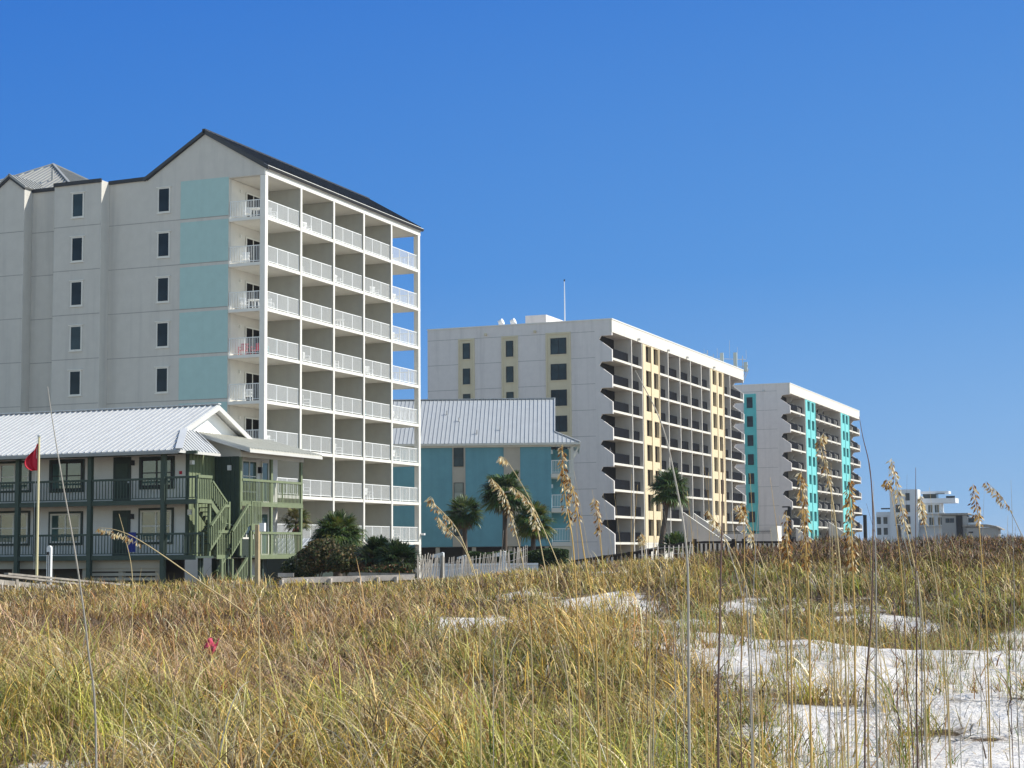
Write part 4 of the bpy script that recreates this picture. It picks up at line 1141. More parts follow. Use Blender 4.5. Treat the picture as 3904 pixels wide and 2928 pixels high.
def tufts(nt_, per, v0, v1, Lm, wm, seg, seed, spread=.09, curlm=1.3, dens_pow=1.0, hl=.2, amax=.36):
    u, v, r = scatter(nt_, v0, v1, seed, amax)
    bare = bareness(u, v)
    keep = r.random(nt_) > np.clip(bare*1.5, 0, 1)**.5*(.999 if Lm > .7 else .985)
    u, v = u[keep], v[keep]; k = len(u); hmk = .8+.35*np.clip(vnoise(u, v, 1.0, 77), -1.2, 1.2)
    uu = np.repeat(u, per) + r.normal(0, spread, k*per); vv = np.repeat(v, per) + r.normal(0, spread, k*per)
    n = k*per
    z = terrain(uu, vv)-.02
    base = uv2w(uu, vv, z)
    scl = np.repeat((.65+.7*r.random(k))*hmk, per)
    L = Lm*scl*(.45+.8*r.random(n)); wd = wm*(.6+.8*r.random(n))
    lean = np.abs(r.normal(.20, .16, n)); curl = np.abs(r.normal(curlm, .9, n))
    W = zone_weights(u, v); tuftc = pickw(W, r, .12)
    col = np.repeat(tuftc, per, 0)
    own = pickw(np.repeat(W, per, 0), r)
    m_ = (r.random(n) < .5)[:, None]
    col = np.where(m_, own, col)*np.exp(r.normal(-.05, .33, (n, 1))).clip(.35, 1.7)
    dry = np.array(PAL['straw'])*(1+r.normal(0, .15, (n, 1)))
    mm = np.clip(r.normal(.35, .3, n), 0, .9)[:, None]*(col.sum(1, keepdims=True) > .25)
    tip = col*(1-mm)+dry*mm
    hi = (r.random(n) < hl)[:, None]; pale = np.array([(.66, .52, .26), (.74, .62, .38), (.62, .50, .16)])[r.integers(0, 3, n)]
    pale = .5*pale + .5*np.minimum(np.repeat(tuftc, per, 0)*1.9, .8)
    col = np.where(hi, pale*.8, col); tip = np.where(hi, pale, tip)  # pale blades: sun highlights put into the colour
    az = r.random(n)*2*np.pi
    # wind from the sea: blades tend to lean inland / toward the left
    wdir = math.atan2(-RTH[1], -RTH[0]); az = np.where(r.random(n) < .22, wdir + r.normal(0, .9, n), az)
    push(blades(n, base, L, wd, lean, curl, col, seg, az, tip, seed=seed+1))
# near: long arching blades, wide enough to catch the sun, in separate tufts
tufts(240, 40, 9.3, 16, .98, .0090, 14, 100, .10, 2.3, hl=.18)
tufts(480, 24, 9.3, 17.5, .60, .0080, 12, 101, .08, 2.2, hl=.15)
tufts(420, 34, 16, 25, .84, .0115, 11, 105, .12, 2.3, hl=.18)
tufts(1050, 20, 16, 27, .50, .0105, 10, 102, .10, 2.1, hl=.13)
tufts(420, 28, 25, 38, .66, .0155, 9, 106, .16, 2.2, hl=.2)
tufts(2200, 16, 25, 40, .42, .0150, 7, 103, .13, 2.0, hl=.14)
tufts(3000, 13, 38, 62, .34, .022, 5, 104, .16, 1.8, hl=.12)
# loose single arching blades, mostly pale ones with the sun highlight in their colour
tufts(1300, 4, 9.3, 20, .80, .0085, 14, 111, .14, 2.6, hl=.8)
tufts(1500, 4, 19, 36, .58, .0125, 9, 112, .18, 2.5, hl=.7)
# dry undergrowth: short, lying, tangled
def under(nb, v0, v1, Lm, wm, seed):
    u, v, r = scatter(nb, v0, v1, seed)
    bare = bareness(u, v); keep = r.random(nb) > bare**.5*.97
    u, v = u[keep], v[keep]; n = len(u)
    base = uv2w(u, v, terrain(u, v)+r.random(n)*.06)
    W = zone_weights(u, v); K = {k: i for i, k in enumerate(PK)}
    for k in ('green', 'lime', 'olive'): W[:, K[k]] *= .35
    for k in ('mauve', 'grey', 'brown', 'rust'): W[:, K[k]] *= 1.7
    col = pickw(W, r)*(.22+.6*r.random((n, 1)))  # tint darkened: shade between the tufts put into the blade colour
    push(blades(n, base, Lm*(.5+r.random(n)), wm*(.6+.8*r.random(n)), np.abs(r.normal(.95, .4, n)), r.normal(.3, .8, n), col, 3, seed=seed+5))
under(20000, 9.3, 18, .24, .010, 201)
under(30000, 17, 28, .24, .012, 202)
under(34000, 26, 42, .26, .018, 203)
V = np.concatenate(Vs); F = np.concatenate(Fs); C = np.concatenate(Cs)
g_ = np_obj('dune_grass', np_mesh('dune_grass', V, F, M['blade'], C)); tag(g_, 'tangled green, golden and rusty dune grass covering the sand', None, kind='stuff')
# sparse thin sprigs on the open sand
Vs, Fs, Cs = [], [], []; nv = 0
u, v, r = scatter(6500, 9.2, 32, 301, .34)
b_ = bareness(u, v); cl = np.clip(.5+.9*vnoise(u, v, 2.2, 44), 0, 1)
kp = (b_ > .12) & (r.random(6500) < .03+.55*cl**3); u, v = u[kp], v[kp]; k = len(u); per = 15
uu = np.repeat(u, per)+r.normal(0, .04, k*per); vv = np.repeat(v, per)+r.normal(0, .04, k*per); n = k*per
sz = np.repeat(.5+.9*r.random(k), per)
W = np.tile([1.0 if q_ in ('olive', 'green') else .45 if q_ in ('gold', 'rust', 'brown', 'grey') else .1 for q_ in PK], (n, 1))
col = pickw(W, r)
push(blades(n, uv2w(uu, vv, terrain(uu, vv)-.01), .42*sz*(.5+.7*r.random(n)), .0055*(.6+.8*r.random(n)), np.abs(r.normal(.3, .25, n)), np.abs(r.normal(.5, .5, n)), col, 5, seed=302))
# fallen straw lying on the sand
u, v, r = scatter(15000, 9.5, 28, 303, .34); kp = bareness(u, v) > .2; u, v = u[kp], v[kp]; n = len(u)
col = pickw(np.tile([1.0 if q_ in ('straw', 'pale', 'grey', 'brown', 'rust') else .02 for q_ in PK], (n, 1)), r)
push(blades(n, uv2w(u, v, terrain(u, v)+.012), .22*(.4+r.random(n)), .005*(.6+.8*r.random(n)), r.normal(1.5, .06, n), r.normal(.0, .1, n), col, 3, seed=304))
V = np.concatenate(Vs); F = np.concatenate(Fs); C = np.concatenate(Cs)
g_ = np_obj('sand_sprigs', np_mesh('sand_sprigs', V, F, M['blade'], C)); tag(g_, 'thin grass sprigs and fallen straw scattered over the open white sand', None, kind='stuff')
# low dark scrub along the crest on the right: leaves and twigs
Vs, Fs, Cs = [], [], []; nv = 0
r = np.random.default_rng(400)
n = 52000
v = 37.5 + r.random(n)*6.5; a = .085 + r.random(n)*.27; u = a*v; lo_ = r.random(n)
hm = (.26+.2*np.clip(vnoise(u, v, 1.3, 51), -1, 1)+.5*np.clip((a-.12)*1.2, 0, .2))*np.clip((a-.085)/.05, .15, 1)
h0 = r.random(n)**.7*hm
W = np.zeros((n, len(PK))); K = {k: i for i, k in enumerate(PK)}
for kk, x in (('brown', 3.), ('dark', 3.4), ('mauve', 1.5), ('grey', 1.0), ('rust', .9), ('olive', .8), ('straw', .25)): W[:, K[kk]] = x
col = pickw(W, r)
push(blades(n, uv2w(u, v, terrain(u, v)+h0), .16*(.4+r.random(n)), .016*(.5+r.random(n)), np.abs(r.normal(.7, .5, n)), r.normal(.8, 1.0, n), col, 3, seed=401))
V = np.concatenate(Vs); F = np.concatenate(Fs); C = np.concatenate(Cs)
g_ = np_obj('dune_scrub', np_mesh('dune_scrub', V, F, M['blade'], C)); tag(g_, 'low dark brown scrub along the crest of the right dune', None, kind='stuff')
# ================================================================ PALMS AND SHRUBS
def leaf_fan(cx, d, L, Lp, r, spread=2.0, nl=24, droopy=.35):
    """one fan frond: petiole from cx along d, then leaflets radiating; returns list of ribbons (pts, width)"""
    d = d.normalized(); out = []
    side = d.cross(Vector((0, 0, 1)));
    if side.length < .1: side = Vector((1, 0, 0))
    side.normalize(); upv = side.cross(d).normalized()
    tip = cx + d*Lp + Vector((0, 0, -.10*Lp*Lp))
    out.append(([cx, cx+d*Lp*.5+Vector((0, 0, -.01)), tip], .03))
    roll = r.uniform(-.5, .5)
    s2 = side*math.cos(roll)+upv*math.sin(roll)
    for k in range(nl):
        an = -spread + 2*spread*k/(nl-1) + r.uniform(-.05, .05)
        dd = (d*math.cos(an*.9)+s2*math.sin(an*.9)).normalized()
        ll = L*(.72+.28*math.cos(an*.7))*r.uniform(.85, 1.08)
        dr = droopy*r.uniform(.6, 1.3)
        p1 = tip + dd*ll*.5 + Vector((0, 0, -.05*ll))
        p2 = tip + dd*ll*.86 + Vector((0, 0, -dr*ll*.5))
        p3 = tip + dd*ll*1.0 + Vector((0, 0, -dr*ll*.95))
        out.append(([tip, p1, p2, p3], .07*L))
    return out
def ribbons_mesh(rib, mat, cols, name):
    V = []; F = []; C = []
    for (pts, wd), c_ in zip(rib, cols):
        n = len(pts); i0 = len(V)
        d = (pts[-1]-pts[0])
        sv = d.cross(Vector((rnd.uniform(-.4, .4), rnd.uniform(-.4, .4), 1)))
        if sv.length < 1e-4: sv = Vector((1, 0, 0))
        sv.normalize()
        for k, p in enumerate(pts):
            t_ = k/(n-1); ww = wd*.5*(1.0 if n == 3 else (.45, 1, .75, .12)[k])
            V += [tuple(p-sv*ww), tuple(p+sv*ww)]; C += [c_, c_]
        for k in range(n-1): F.append((i0+2*k, i0+2*k+1, i0+2*k+3, i0+2*k+2))
    return np_mesh(name, np.array(V), np.array(F), mat, np.array(C))
def palm(name, label, base, top, R, seed, nf=46, trunk_r=.19, dead=12, low=-.9, group=None, cols=None, flip=False, fat=.0):
    r = random.Random(seed); base = Vector(base); top = Vector(top)
    t = thing(name, label, 'palm', base, 0, group)
    if (top-base).length > .6:
        q = MB(); n = 9
        pts = []; rr = []
        for k in range(n):
            s = k/(n-1); p = base.lerp(top, s); b_ = math.sin(s*math.pi)*.12*(top-base).length
            p = p + Vector((b_*.25, b_*.1, 0)) if flip else p
            pts.append(p); rr.append(trunk_r*(1.25-.35*s + .06*math.sin(k*2.1)))
        q.tube(pts, rr, 10); q.build('trunk', M['bark'], t, smooth=True)
    rib = []; cols_ = []
    pal = cols or [(.06, .11, .025), (.09, .14, .03), (.045, .085, .025), (.13, .17, .04), (.10, .13, .05)]
    for k in range(nf):
        az = r.uniform(0, 2*math.pi); el = math.asin(min(1, max(low, r.uniform(low*.75, 1.0)))) if low < 0 else r.uniform(low, 1.45)
        d = Vector((math.cos(az)*math.cos(el), math.sin(az)*math.cos(el), math.sin(el)))
        sz = r.uniform(.85, 1.1)
        fr = leaf_fan(top + d*.1, d, R*.62*sz, R*.52*sz, r, nl=26, droopy=r.uniform(.2, .55) if el < .7 else .2)
        c_ = r.choice(pal); rib += fr; cols_ += [tuple(x*r.uniform(.8, 1.25) for x in c_) for _ in fr]
    np_obj('crown', ribbons_mesh(rib, M['palmleaf'], cols_, 'crown'), t).location = -base
    if dead:
        rib = []; cols_ = []
        for k in range(dead):
            az = r.uniform(0, 2*math.pi); el = -r.uniform(.9, 1.4)
            d = Vector((math.cos(az)*math.cos(el), math.sin(az)*math.cos(el), math.sin(el)))
            fr = leaf_fan(top+Vector((0, 0, -.15)), d, R*.4, R*.35, r, nl=12, spread=1.2, droopy=.5)
            rib += fr; cols_ += [(.24*r.uniform(.6, 1.3), .17*r.uniform(.6, 1.2), .09)]*len(fr)
        np_obj('dead_fronds', ribbons_mesh(rib, M['palmleaf'], cols_, 'dead_fronds'), t).location = -base
    return t
def at_d(px, py, depth): return at(px, py, depth)
# three palms before the teal house, one leaning palm before the hotel
b0 = at(1777, 2110, 116); t0 = at(1770, 1955, 116); palm('palm_tree', 'short palm with round dark crown, leftmost of three before the blue teal house', (b0.x, b0.y, -2.2), t0, 1.22, 1, 80, .15, 14, group='palms before the blue teal house')
b0 = at(1922, 2110, 114); t0 = at(1926, 1878, 114); palm('palm_tree', 'tallest palm in the middle of three before the blue teal house', (b0.x, b0.y, -2.2), t0, 1.58, 2, 90, .16, 16, group='palms before the blue teal house')
b0 = at(2030, 2110, 112); t0 = at(2034, 1985, 112); palm('palm_tree', 'bushy palm with yellowing right side, rightmost of three before the blue teal house', (b0.x, b0.y, -2.2), t0, 1.35, 3, 80, .16, 14, group='palms before the blue teal house', cols=[(.07, .12, .025), (.15, .17, .03), (.05, .09, .025), (.2, .2, .04)])
b0 = at(2500, 2120, 140); t0 = at(2552, 1860, 140); palm('palm_tree', 'leaning palm with curved trunk before the yellow window bays', (b0.x, b0.y, -2.2), t0, 1.62, 4, 90, .2, 20, flip=False)
b0 = at(2575, 2095, 132); palm('palmetto', 'low bushy palmetto at the foot of the leaning palm', (b0.x, b0.y, -2.2), b0, 1.3, 5, 60, dead=0, low=.05)
b0 = at(1136, 2080, 92); t0 = at(1130, 1985, 92); palm('palm_tree', 'small ragged palm behind the right corner post of the green gallery', (b0.x, b0.y, -2.2), t0, .75, 6, 40, .12, 16, cols=[(.12, .15, .04), (.2, .19, .07)])
# palmetto clumps and shrubs right of the motel
b0 = at(1288, 2045, 78); palm('palmetto', 'large round palmetto with stiff upright fans before the gabled tower', (b0.x, b0.y, -2.0), b0, 1.12, 7, 120, dead=0, low=-.35, cols=[(.10, .14, .03), (.16, .19, .04), (.05, .085, .025), (.07, .11, .03)])
for sx_, sy_, sd_, nm_ in ((1440, 2135, 72, 'spiky dark palmetto below the third balcony column of the gabled tower'), (1520, 2150, 71, 'wide spiky palmetto left of the slat fence')):
    b0 = at(sx_, sy_, sd_); palm('palmetto', nm_, (b0.x, b0.y, -1.9), b0, .95, sx_, 60, dead=0, low=.0, cols=[(.04, .07, .025), (.08, .11, .035), (.03, .05, .02)])
def shrub(label, c, rx, ry, rz, n, pal, seed, leaf=.07, name='shrub', stems=5, cat='shrub', group=None):
    """leaves spread through an uneven volume, on a few stems"""
    r = np.random.default_rng(seed); c = Vector(c)
    t = thing(name, label, cat, (c.x, c.y, c.z-rz), 0, group)
    lob = r.normal(size=(7, 3)); lob /= np.linalg.norm(lob, axis=1)[:, None]
    d = r.normal(size=(n, 3)); d /= np.linalg.norm(d, axis=1)[:, None]
    d[:, 2] = np.where(d[:, 2] < 0, d[:, 2]*.8, d[:, 2])
    amp = .72+.38*np.max(np.clip(d@lob.T, 0, 1)**4, 1) + .1*np.sin(d[:, 0]*9+seed)*np.sin(d[:, 1]*8)
    rad = amp*(r.random(n)**.4)
    P = d*rad[:, None]*np.array([rx, ry, rz])
    P = P[:, 0:1]*np.array([[rt.x, rt.y, 0]]) + P[:, 1:2]*np.array([[-rt.y, rt.x, 0]]) + P[:, 2:3]*np.array([[0, 0, 1.]])
    P[:, 2] = np.maximum(P[:, 2], -rz)
    a = r.normal(size=(n, 3)); a /= np.linalg.norm(a, axis=1)[:, None]; b = np.cross(a, r.normal(size=(n, 3))); b /= np.linalg.norm(b, axis=1)[:, None]
    s = leaf*(.6+.8*r.random(n))[:, None]
    V = np.stack([P-a*s, P+b*s*.5, P+a*s, P-b*s*.5], 1).reshape(-1, 3)
    F = np.arange(n*4).reshape(n, 4)
    pal = np.array(pal); col = pal[r.integers(0, len(pal), n)]*(1+r.normal(0, .2, (n, 1))).clip(.4, 1.7)
    o = np_obj('foliage', np_mesh('foliage', V + np.array([0, 0, rz]), F, M['leaf'], np.repeat(col, 4, 0)), t)
    for k in range(stems):
        an = k*2*math.pi/stems+.3
        MB().tube([(c.x, c.y, c.z-rz-.3), (c.x+math.cos(an)*rx*.3, c.y+math.sin(an)*ry*.3, c.z), (c.x+math.cos(an)*rx*.6, c.y+math.sin(an)*ry*.6, c.z+rz*.6)], [.03, .02, .008], 5).build('stem', M['bark'], t)
    return t
gr = [(.05, .075, .025), (.09, .11, .035), (.035, .05, .02), (.16, .15, .07)]
au = [(.16, .13, .05), (.22, .14, .06), (.08, .09, .03), (.10, .05, .03), (.28, .22, .12)]
rdc = [(.20, .085, .04), (.14, .06, .035), (.10, .09, .03), (.26, .15, .08)]
p_ = at(1215, 2130, 76); shrub('broad shrub with autumn yellow leaves left of the palmetto, beside the green gallery', (p_.x, p_.y, p_.z), 1.15, .9, .95, 9000, au+gr, 11)
p_ = at(1330, 2140, 75); shrub('dark green shrub below the large round palmetto', (p_.x, p_.y, p_.z), 1.05, .9, .8, 8000, gr+au[:2], 12)
p_ = at(1405, 2165, 73); shrub('reddish brown shrub between the two palmetto clumps', (p_.x, p_.y, p_.z), .62, .5, .7, 4500, rdc, 13)
p_ = at(1150, 2175, 79); shrub('dark shrub in the shade behind the green corner post', (p_.x, p_.y, p_.z), .9, .8, .75, 5000, gr, 14)
p_ = at(1480, 2190, 70); shrub('low olive shrub below the spiky palmettos', (p_.x, p_.y, p_.z), 1.2, .5, .45, 5000, gr+rdc[:1], 15)
# clipped hedge before the teal house
hd = thing('hedge', 'long dark clipped hedge with light green top before the blue teal house', 'hedge', at(1930, 2140, 110))
r = np.random.default_rng(61); n = 30000
pxs = 1775+r.random(n)*385; dep = 108+r.random(n)*2.5
top_ = .0+.05*np.sin(pxs*.05)+.25*np.exp(-((pxs-2100)/45)**2)
zz = top_ - (r.random(n)**1.5)*2.2
uu = (pxs-1952)/FPX*dep; P = uv2w(uu, dep, zz) - np.array(hd.location)
a = r.normal(size=(n, 3)); a /= np.linalg.norm(a, axis=1)[:, None]; b = np.cross(a, r.normal(size=(n, 3))); b /= np.linalg.norm(b, axis=1)[:, None]
s = .08*(.6+.8*r.random(n))[:, None]
V = np.stack([P-a*s, P+b*s*.6, P+a*s, P-b*s*.6], 1).reshape(-1, 3)
col = np.array([(.04, .075, .02), (.07, .11, .03), (.03, .05, .015)])[r.integers(0, 3, n)]
np_obj('foliage', np_mesh('foliage', V, np.arange(n*4).reshape(n, 4), M['leaf'], np.repeat(col, 4, 0)), hd)

# ================================================================ FENCES, RAILS, POSTS
M['wood_fence'] = wood('grey_slat_wood', (.27, .245, .215))
def slat_fence(name, label, pts, h, sp=.085, lean=None, mat='wood_pale', seed=0, posts=None, group=None):
    """sand fence: thin slats wired together between posts"""
    r = random.Random(seed); P0 = Vector(pts[0]); t = thing(name, label, 'fence', P0, 0, group)
    q = MB(); wires = MB(); acc = 0
    for a_, b_ in zip(pts, pts[1:]):
        a_, b_ = Vector(a_), Vector(b_); L = Vector((b_.x-a_.x, b_.y-a_.y, 0)).length; n = max(1, int(L/sp))
        for k in range(n):
            p = a_.lerp(b_, (k+.5)/n); l_ = (lean(k/n) if lean else 0)+r.gauss(0, .05); hh = h*r.uniform(.88, 1.06)
            dr = (b_-a_).normalized()
            q.bar(p+Vector((0, 0, -.25)), p+dr*l_*hh+Vector((r.uniform(-.02, .02), r.uniform(-.03, .03), hh)), .035, .012, (dr.y, -dr.x, 0))
        for z in (.2, .5, .8):
            wires.bar(a_+Vector((0, 0, h*z)), b_+Vector((0, 0, h*z)), .008)
    q.build('slats', M[mat], t); wires.build('wire', M['galv'], t)
    for p in (posts or []):
        p = Vector(p); MB().box(p.x-.045, p.x+.045, p.y-.045, p.y+.045, p.z-.5, p.z+h*1.12).build('post', M['wood_grey'], t)
    return t
def gpt(px, depth, dz=0.0):
    p = ground_at(px, depth); p.z += dz; return p
# slat fence in the middle, left part tangled and leaning
def zpt(px, py, depth): return at(px, py, depth)
slat_fence('sand_fence', 'weathered slat fence before the blue teal house, its slats leaning right', [zpt(1600, 2225, 56), zpt(1700, 2222, 57), zpt(1800, 2205, 58.5), zpt(1950, 2182, 60), zpt(2010, 2160, 61)], .80, .09, lambda s: .12+.1*math.sin(s*5), 'wood_fence', 3, [zpt(1686, 2222, 56.8)])
slat_fence('sand_fence', 'grey tangled slats of the collapsed fence end nearest the gabled tower', [zpt(1585, 2228, 55), zpt(1640, 2226, 55.6)], .98, .055, lambda s: -.05 if int(s*40) % 2 else .38, 'wood_grey', 4, [])
slat_fence('sand_fence', 'short pale slat fence rising out of the dune before the dark boardwalk', [zpt(2438, 2158, 52), zpt(2540, 2150, 52.5), zpt(2650, 2146, 53)], .62, .17, lambda s: .02, 'wood_pale', 5, [])
slat_fence('sand_fence', 'brown slat fence half buried in grass below the left boardwalk rail', [zpt(-20, 2322, 40), zpt(150, 2330, 41), zpt(330, 2340, 42)], .62, .14, lambda s: .05, 'wood_pale', 6, [])
# weathered boardwalk on the left
L0, L1 = at(-40, 2190, 42), at(470, 2246, 48)
bw = thing('boardwalk', 'weathered grey boardwalk rail descending in front of the motel on the left', 'boardwalk', (L0.x, L0.y, L0.z-.9))
for dz in (0, -.16):
    MB().bar(L0+Vector((0, 0, dz)), L1+Vector((0, 0, dz)), .06 if dz else .16, .12 if dz else .05).build('handrail', M['wood_grey'], bw)
L2, L3 = L0+Vector((-FWH[1]*.0-FWH[0]*-1.2, 1.2, 0)), L1+Vector((.4, 1.2, 0))
MB().bar(L2, L3, .14, .05).build('handrail', M['wood_grey'], bw)
for k in range(7):
    p = L0.lerp(L1, k/6+.01 if k < 6 else .99); MB().box(p.x-.05, p.x+.05, p.y-.05, p.y+.05, p.z-1.3, p.z-.03).build('post', M['wood_grey'], bw)
q = MB()
for k in range(40):
    p = L0.lerp(L1, (k+.5)/40); q.box(p.x-.02, p.x+.02, p.y-.02, p.y+.02, p.z-.95, p.z-.1)
q.build('pickets', M['wood_dark'], bw)
q = MB(); q.prism([L0+Vector((0, .05, -1.0)), L1+Vector((0, .05, -1.0)), L3+Vector((0, 0, -1.0)), L2+Vector((0, 0, -1.0))], (0, 0, .05)); q.build('deck', M['wood_grey'], bw)
# low bulkhead rail in the middle left
R0, R1 = at(1075, 2214, 52), at(1580, 2200, 53.5)
bk = thing('timber_rail', 'pale low timber rail with short posts in front of the shrubs', 'rail', (R0.x, R0.y, R0.z-.6))
MB().bar(R0, R1, .07, .17).build('rail', M['wood_pale'], bk)
for t_ in (.0, .18, .36, .58, .72, .86):
    p = R0.lerp(R1, t_)+Vector((.03, -.08, 0)); MB().box(p.x-.05, p.x+.05, p.y-.05, p.y+.05, p.z-.85, p.z+.03).build('post', M['wood_pale'], bk)
q = MB()
for k in range(45):
    p = R0.lerp(R1, (k+.5)/45)+Vector((0, .05, 0)); q.box(p.x-.018, p.x+.018, p.y-.012, p.y+.012, p.z-.7, p.z-.1)
q.build('pickets', M['wood_dark'], bk)
R2, R3 = at(1060, 2192, 55), at(1120, 2192, 55); MB().bar(R2, R3, .07, .12).build('rail', M['wood_pale'], bk)
MB().bar(at(1330, 2188, 57), at(1590, 2192, 57), .06, .1).build('rail', M['wood_grey'], bk)
# dark boardwalk with pickets before the hotels
dbw = thing('dark_boardwalk', 'long dark brown boardwalk railing crossing in front of the two concrete hotels', 'boardwalk', at(2600, 2150, 60))
pts = [(2170, 2142), (2300, 2122), (2420, 2106), (2520, 2086), (2600, 2072), (2640, 2068), (3140, 2068)]
dp = 60
W_ = [at(x, y, dp) for x, y in pts]
for i, (a_, b_) in enumerate(zip(W_, W_[1:])):
    MB().bar(a_, b_, .16, .07).build('handrail', M['wood_dark'], dbw)
    MB().bar(a_+Vector((-.0, 1.4, .02)), b_+Vector((0, 1.4, .02)), .14, .06).build('handrail', M['wood_dark'], dbw)
    q = MB(); L = (b_-a_).length; n = max(2, int(L/.155))
    for k in range(n):
        p = a_.lerp(b_, (k+.5)/n); q.box(p.x-.04, p.x+.04, p.y-.015, p.y+.015, p.z-.95, p.z-.04)
    q.build('pickets', M['wood_dark'], dbw)
    q = MB(); q.prism([a_+Vector((0, .03, -1.05)), b_+Vector((0, .03, -1.05)), b_+Vector((0, 1.4, -1.05)), a_+Vector((0, 1.4, -1.05))], (0, 0, .08)); q.build('deck', M['wood_dark'], dbw)
for px, py in ((2470, 2095), (2650, 2068), (2797, 2068), (2836, 2067), (2990, 2068), (3022, 2068), (3125, 2068), (2400, 2108), (2300, 2121)):
    p = at(px, py, dp); MB().box(p.x-.06, p.x+.06, p.y-.06, p.y+.06, p.z-1.4, p.z+(.12 if px > 2600 else .04)).build('post', M['wood_dark'], dbw)
for px in (3180, 3230, 3290, 3140):
    pass
# single posts, flag, white post
p = at(981, 2260, 49)
po = thing('timber_post', 'tall square yellow pine post in front of the green stairs', 'post', p)
MB().box(p.x-.055, p.x+.055, p.y-.055, p.y+.055, p.z-.4, at(981, 2000, 49).z).build('post', M['wood_post'], po)
pt = at(992, 2010, 49); MB().box(pt.x, pt.x+.16, pt.y-.05, pt.y+.05, pt.z-.12, pt.z+.12).build('meter_box', M['plastic'], po)
p = at(140, 2195, 55); ptop = at(141, 1662, 55)
fp = thing('flagpole', 'slim pale flagpole rising above the motel eave on the left', 'flagpole', (p.x, p.y, p.z-.4))
MB().tube([(p.x, p.y, p.z-.5), (p.x, p.y, ptop.z)], [.045, .035], 10).build('pole', M['plastic_yellow'], fp)
MB().tube([(p.x-.1, p.y-.02, p.z+.2), (p.x-.12, p.y-.02, p.z+2.4), (p.x-.06, p.y-.02, ptop.z)], .006, 4).build('halyard', M['plastic'], fp)
MB().tube([(p.x, p.y, ptop.z), (p.x, p.y, ptop.z+.05)], .06, 8).build('finial', M['galv'], fp)
# red flag hanging folded beside the pole
fv = []; ff = []; nu, nv_ = 14, 18
fl_t = at(136, 1680, 55).z; fl_b = at(136, 1792, 55).z
px2w = 55/FPX
for j in range(nv_+1):
    s_ = j/nv_; z = fl_t+(fl_b-fl_t)*s_
    wl = (.05+.36*math.sin(min(1, s_*1.15)*math.pi*.62)**1.1)*(1 if s_ < .82 else 1-.45*((s_-.82)/.18)**2)
    for i in range(nu+1):
        q_ = i/nu
        x = -.03 - wl*q_; y = .09*math.sin(q_*9+s_*3)*(.3+q_)*.8
        base_ = Vector((p.x, p.y, z - .10*q_*(1-s_)*2)) + rt*x + Vector((-rt.y, rt.x, 0))*y
        fv.append(tuple(base_))
for j in range(nv_):
    for i in range(nu):
        a_ = j*(nu+1)+i; ff.append((a_, a_+1, a_+nu+2, a_+nu+1))
fm = bpy.data.meshes.new('flag'); fm.from_pydata([(x-p.x, y-p.y, z-fl_b) for x, y, z in fv], [], ff); fm.update()
for pl in fm.polygons: pl.use_smooth = True
fm.materials.append(M['red'])
fo = bpy.data.objects.new('flag', fm); COL.objects.link(fo); fo.location = (p.x, p.y, fl_b)
sm = fo.modifiers.new('thick', 'SOLIDIFY'); sm.thickness = .006
tag(fo, 'red warning flag hanging limp and folded from the flagpole', 'flag')
p = at(187, 2215, 51); z1 = at(187, 2082, 51).z
wp = thing('rinse_post', 'white rounded post with two dark slots right of the flagpole', 'post', p)
q = MB(); q.box(p.x-.075, p.x+.075, p.y-.04, p.y+.04, p.z-.4, z1-.06); q.prism([(p.x+.075*math.cos(t_), p.y-.04, z1-.06+.075*math.sin(t_)) for t_ in np.linspace(0, math.pi, 9)], (0, .08, 0)); q.build('panel', M['plastic'], wp)
for dx in (-.028, .03): MB().box(p.x+dx-.012, p.x+dx+.012, p.y-.045, p.y-.0405, p.z-.3, z1-.28).build('slot', M['black'], wp)
MB().box(p.x-.05, p.x+.02, p.y-.075, p.y-.046, z1-.26, z1-.17).build('valve', M['black'], wp)
# white crook posts and pool wall behind the slat fence
cp = thing('crook_lamp', 'white crook shaped post nearest the gabled tower, behind the slat fence', 'lamp', (0, 0, 0), 0, 'white crook posts')
LOCAL.add(cp.name)
MB().box(-.09, .09, -.06, .06, -1.2, .1).build('post', M['plastic'], cp)
MB().prism([(.09, -.06, -.12), (.09, -.06, .1), (.02, -.06, .14), (-.55, -.06, 0.0), (-.55, -.06, -.12)], (0, .12, 0)).build('lamp_head', M['plastic'], cp)
p = at(1686, 2116, 84); cp.location = p
p = at(1922, 2112, 84); dup(cp, p, 0, 'white crook shaped post below the middle palm, behind the slat fence')
p = at(1772, 2124, 92); dup(cp, p, 0, 'smaller white crook post between the other two, behind the slat fence', scale=.8)
pa, pb = at(1610, 2150, 88), at(2052, 2146, 88)
pw = thing('pool_wall', 'low white pool wall with bright cap behind the slat fence', 'wall', (pa.x, pa.y, -2.2))
q = MB(); q.bar(pa+Vector((0, 0, -.85)), pb+Vector((0, 0, -.85)), .3, 1.5); q.build('wall', M['f_white'], pw)
q = MB(); q.bar(pa+Vector((0, 0, -.06)), pb+Vector((0, 0, -.06)), .42, .1); q.build('coping', M['plastic'], pw)
pa, pb = at(2640, 2112, 95), at(2930, 2112, 95)
pw = thing('pool_wall', 'low white wall with rail seen through the dark boardwalk pickets', 'wall', (pa.x, pa.y, -2.2))
q = MB(); q.bar(pa+Vector((0, 0, -.8)), pb+Vector((0, 0, -.8)), .3, 1.1); q.build('wall', M['plastic'], pw)
q = MB(); q.bar(pa, pb, .08, .07); q.build('rail', M['plastic'], pw)
for k in range(9):
    c_ = pa.lerp(pb, k/8); MB().box(c_.x-.04, c_.x+.04, c_.y-.04, c_.y+.04, c_.z-.4, c_.z).build('post', M['plastic'], pw)
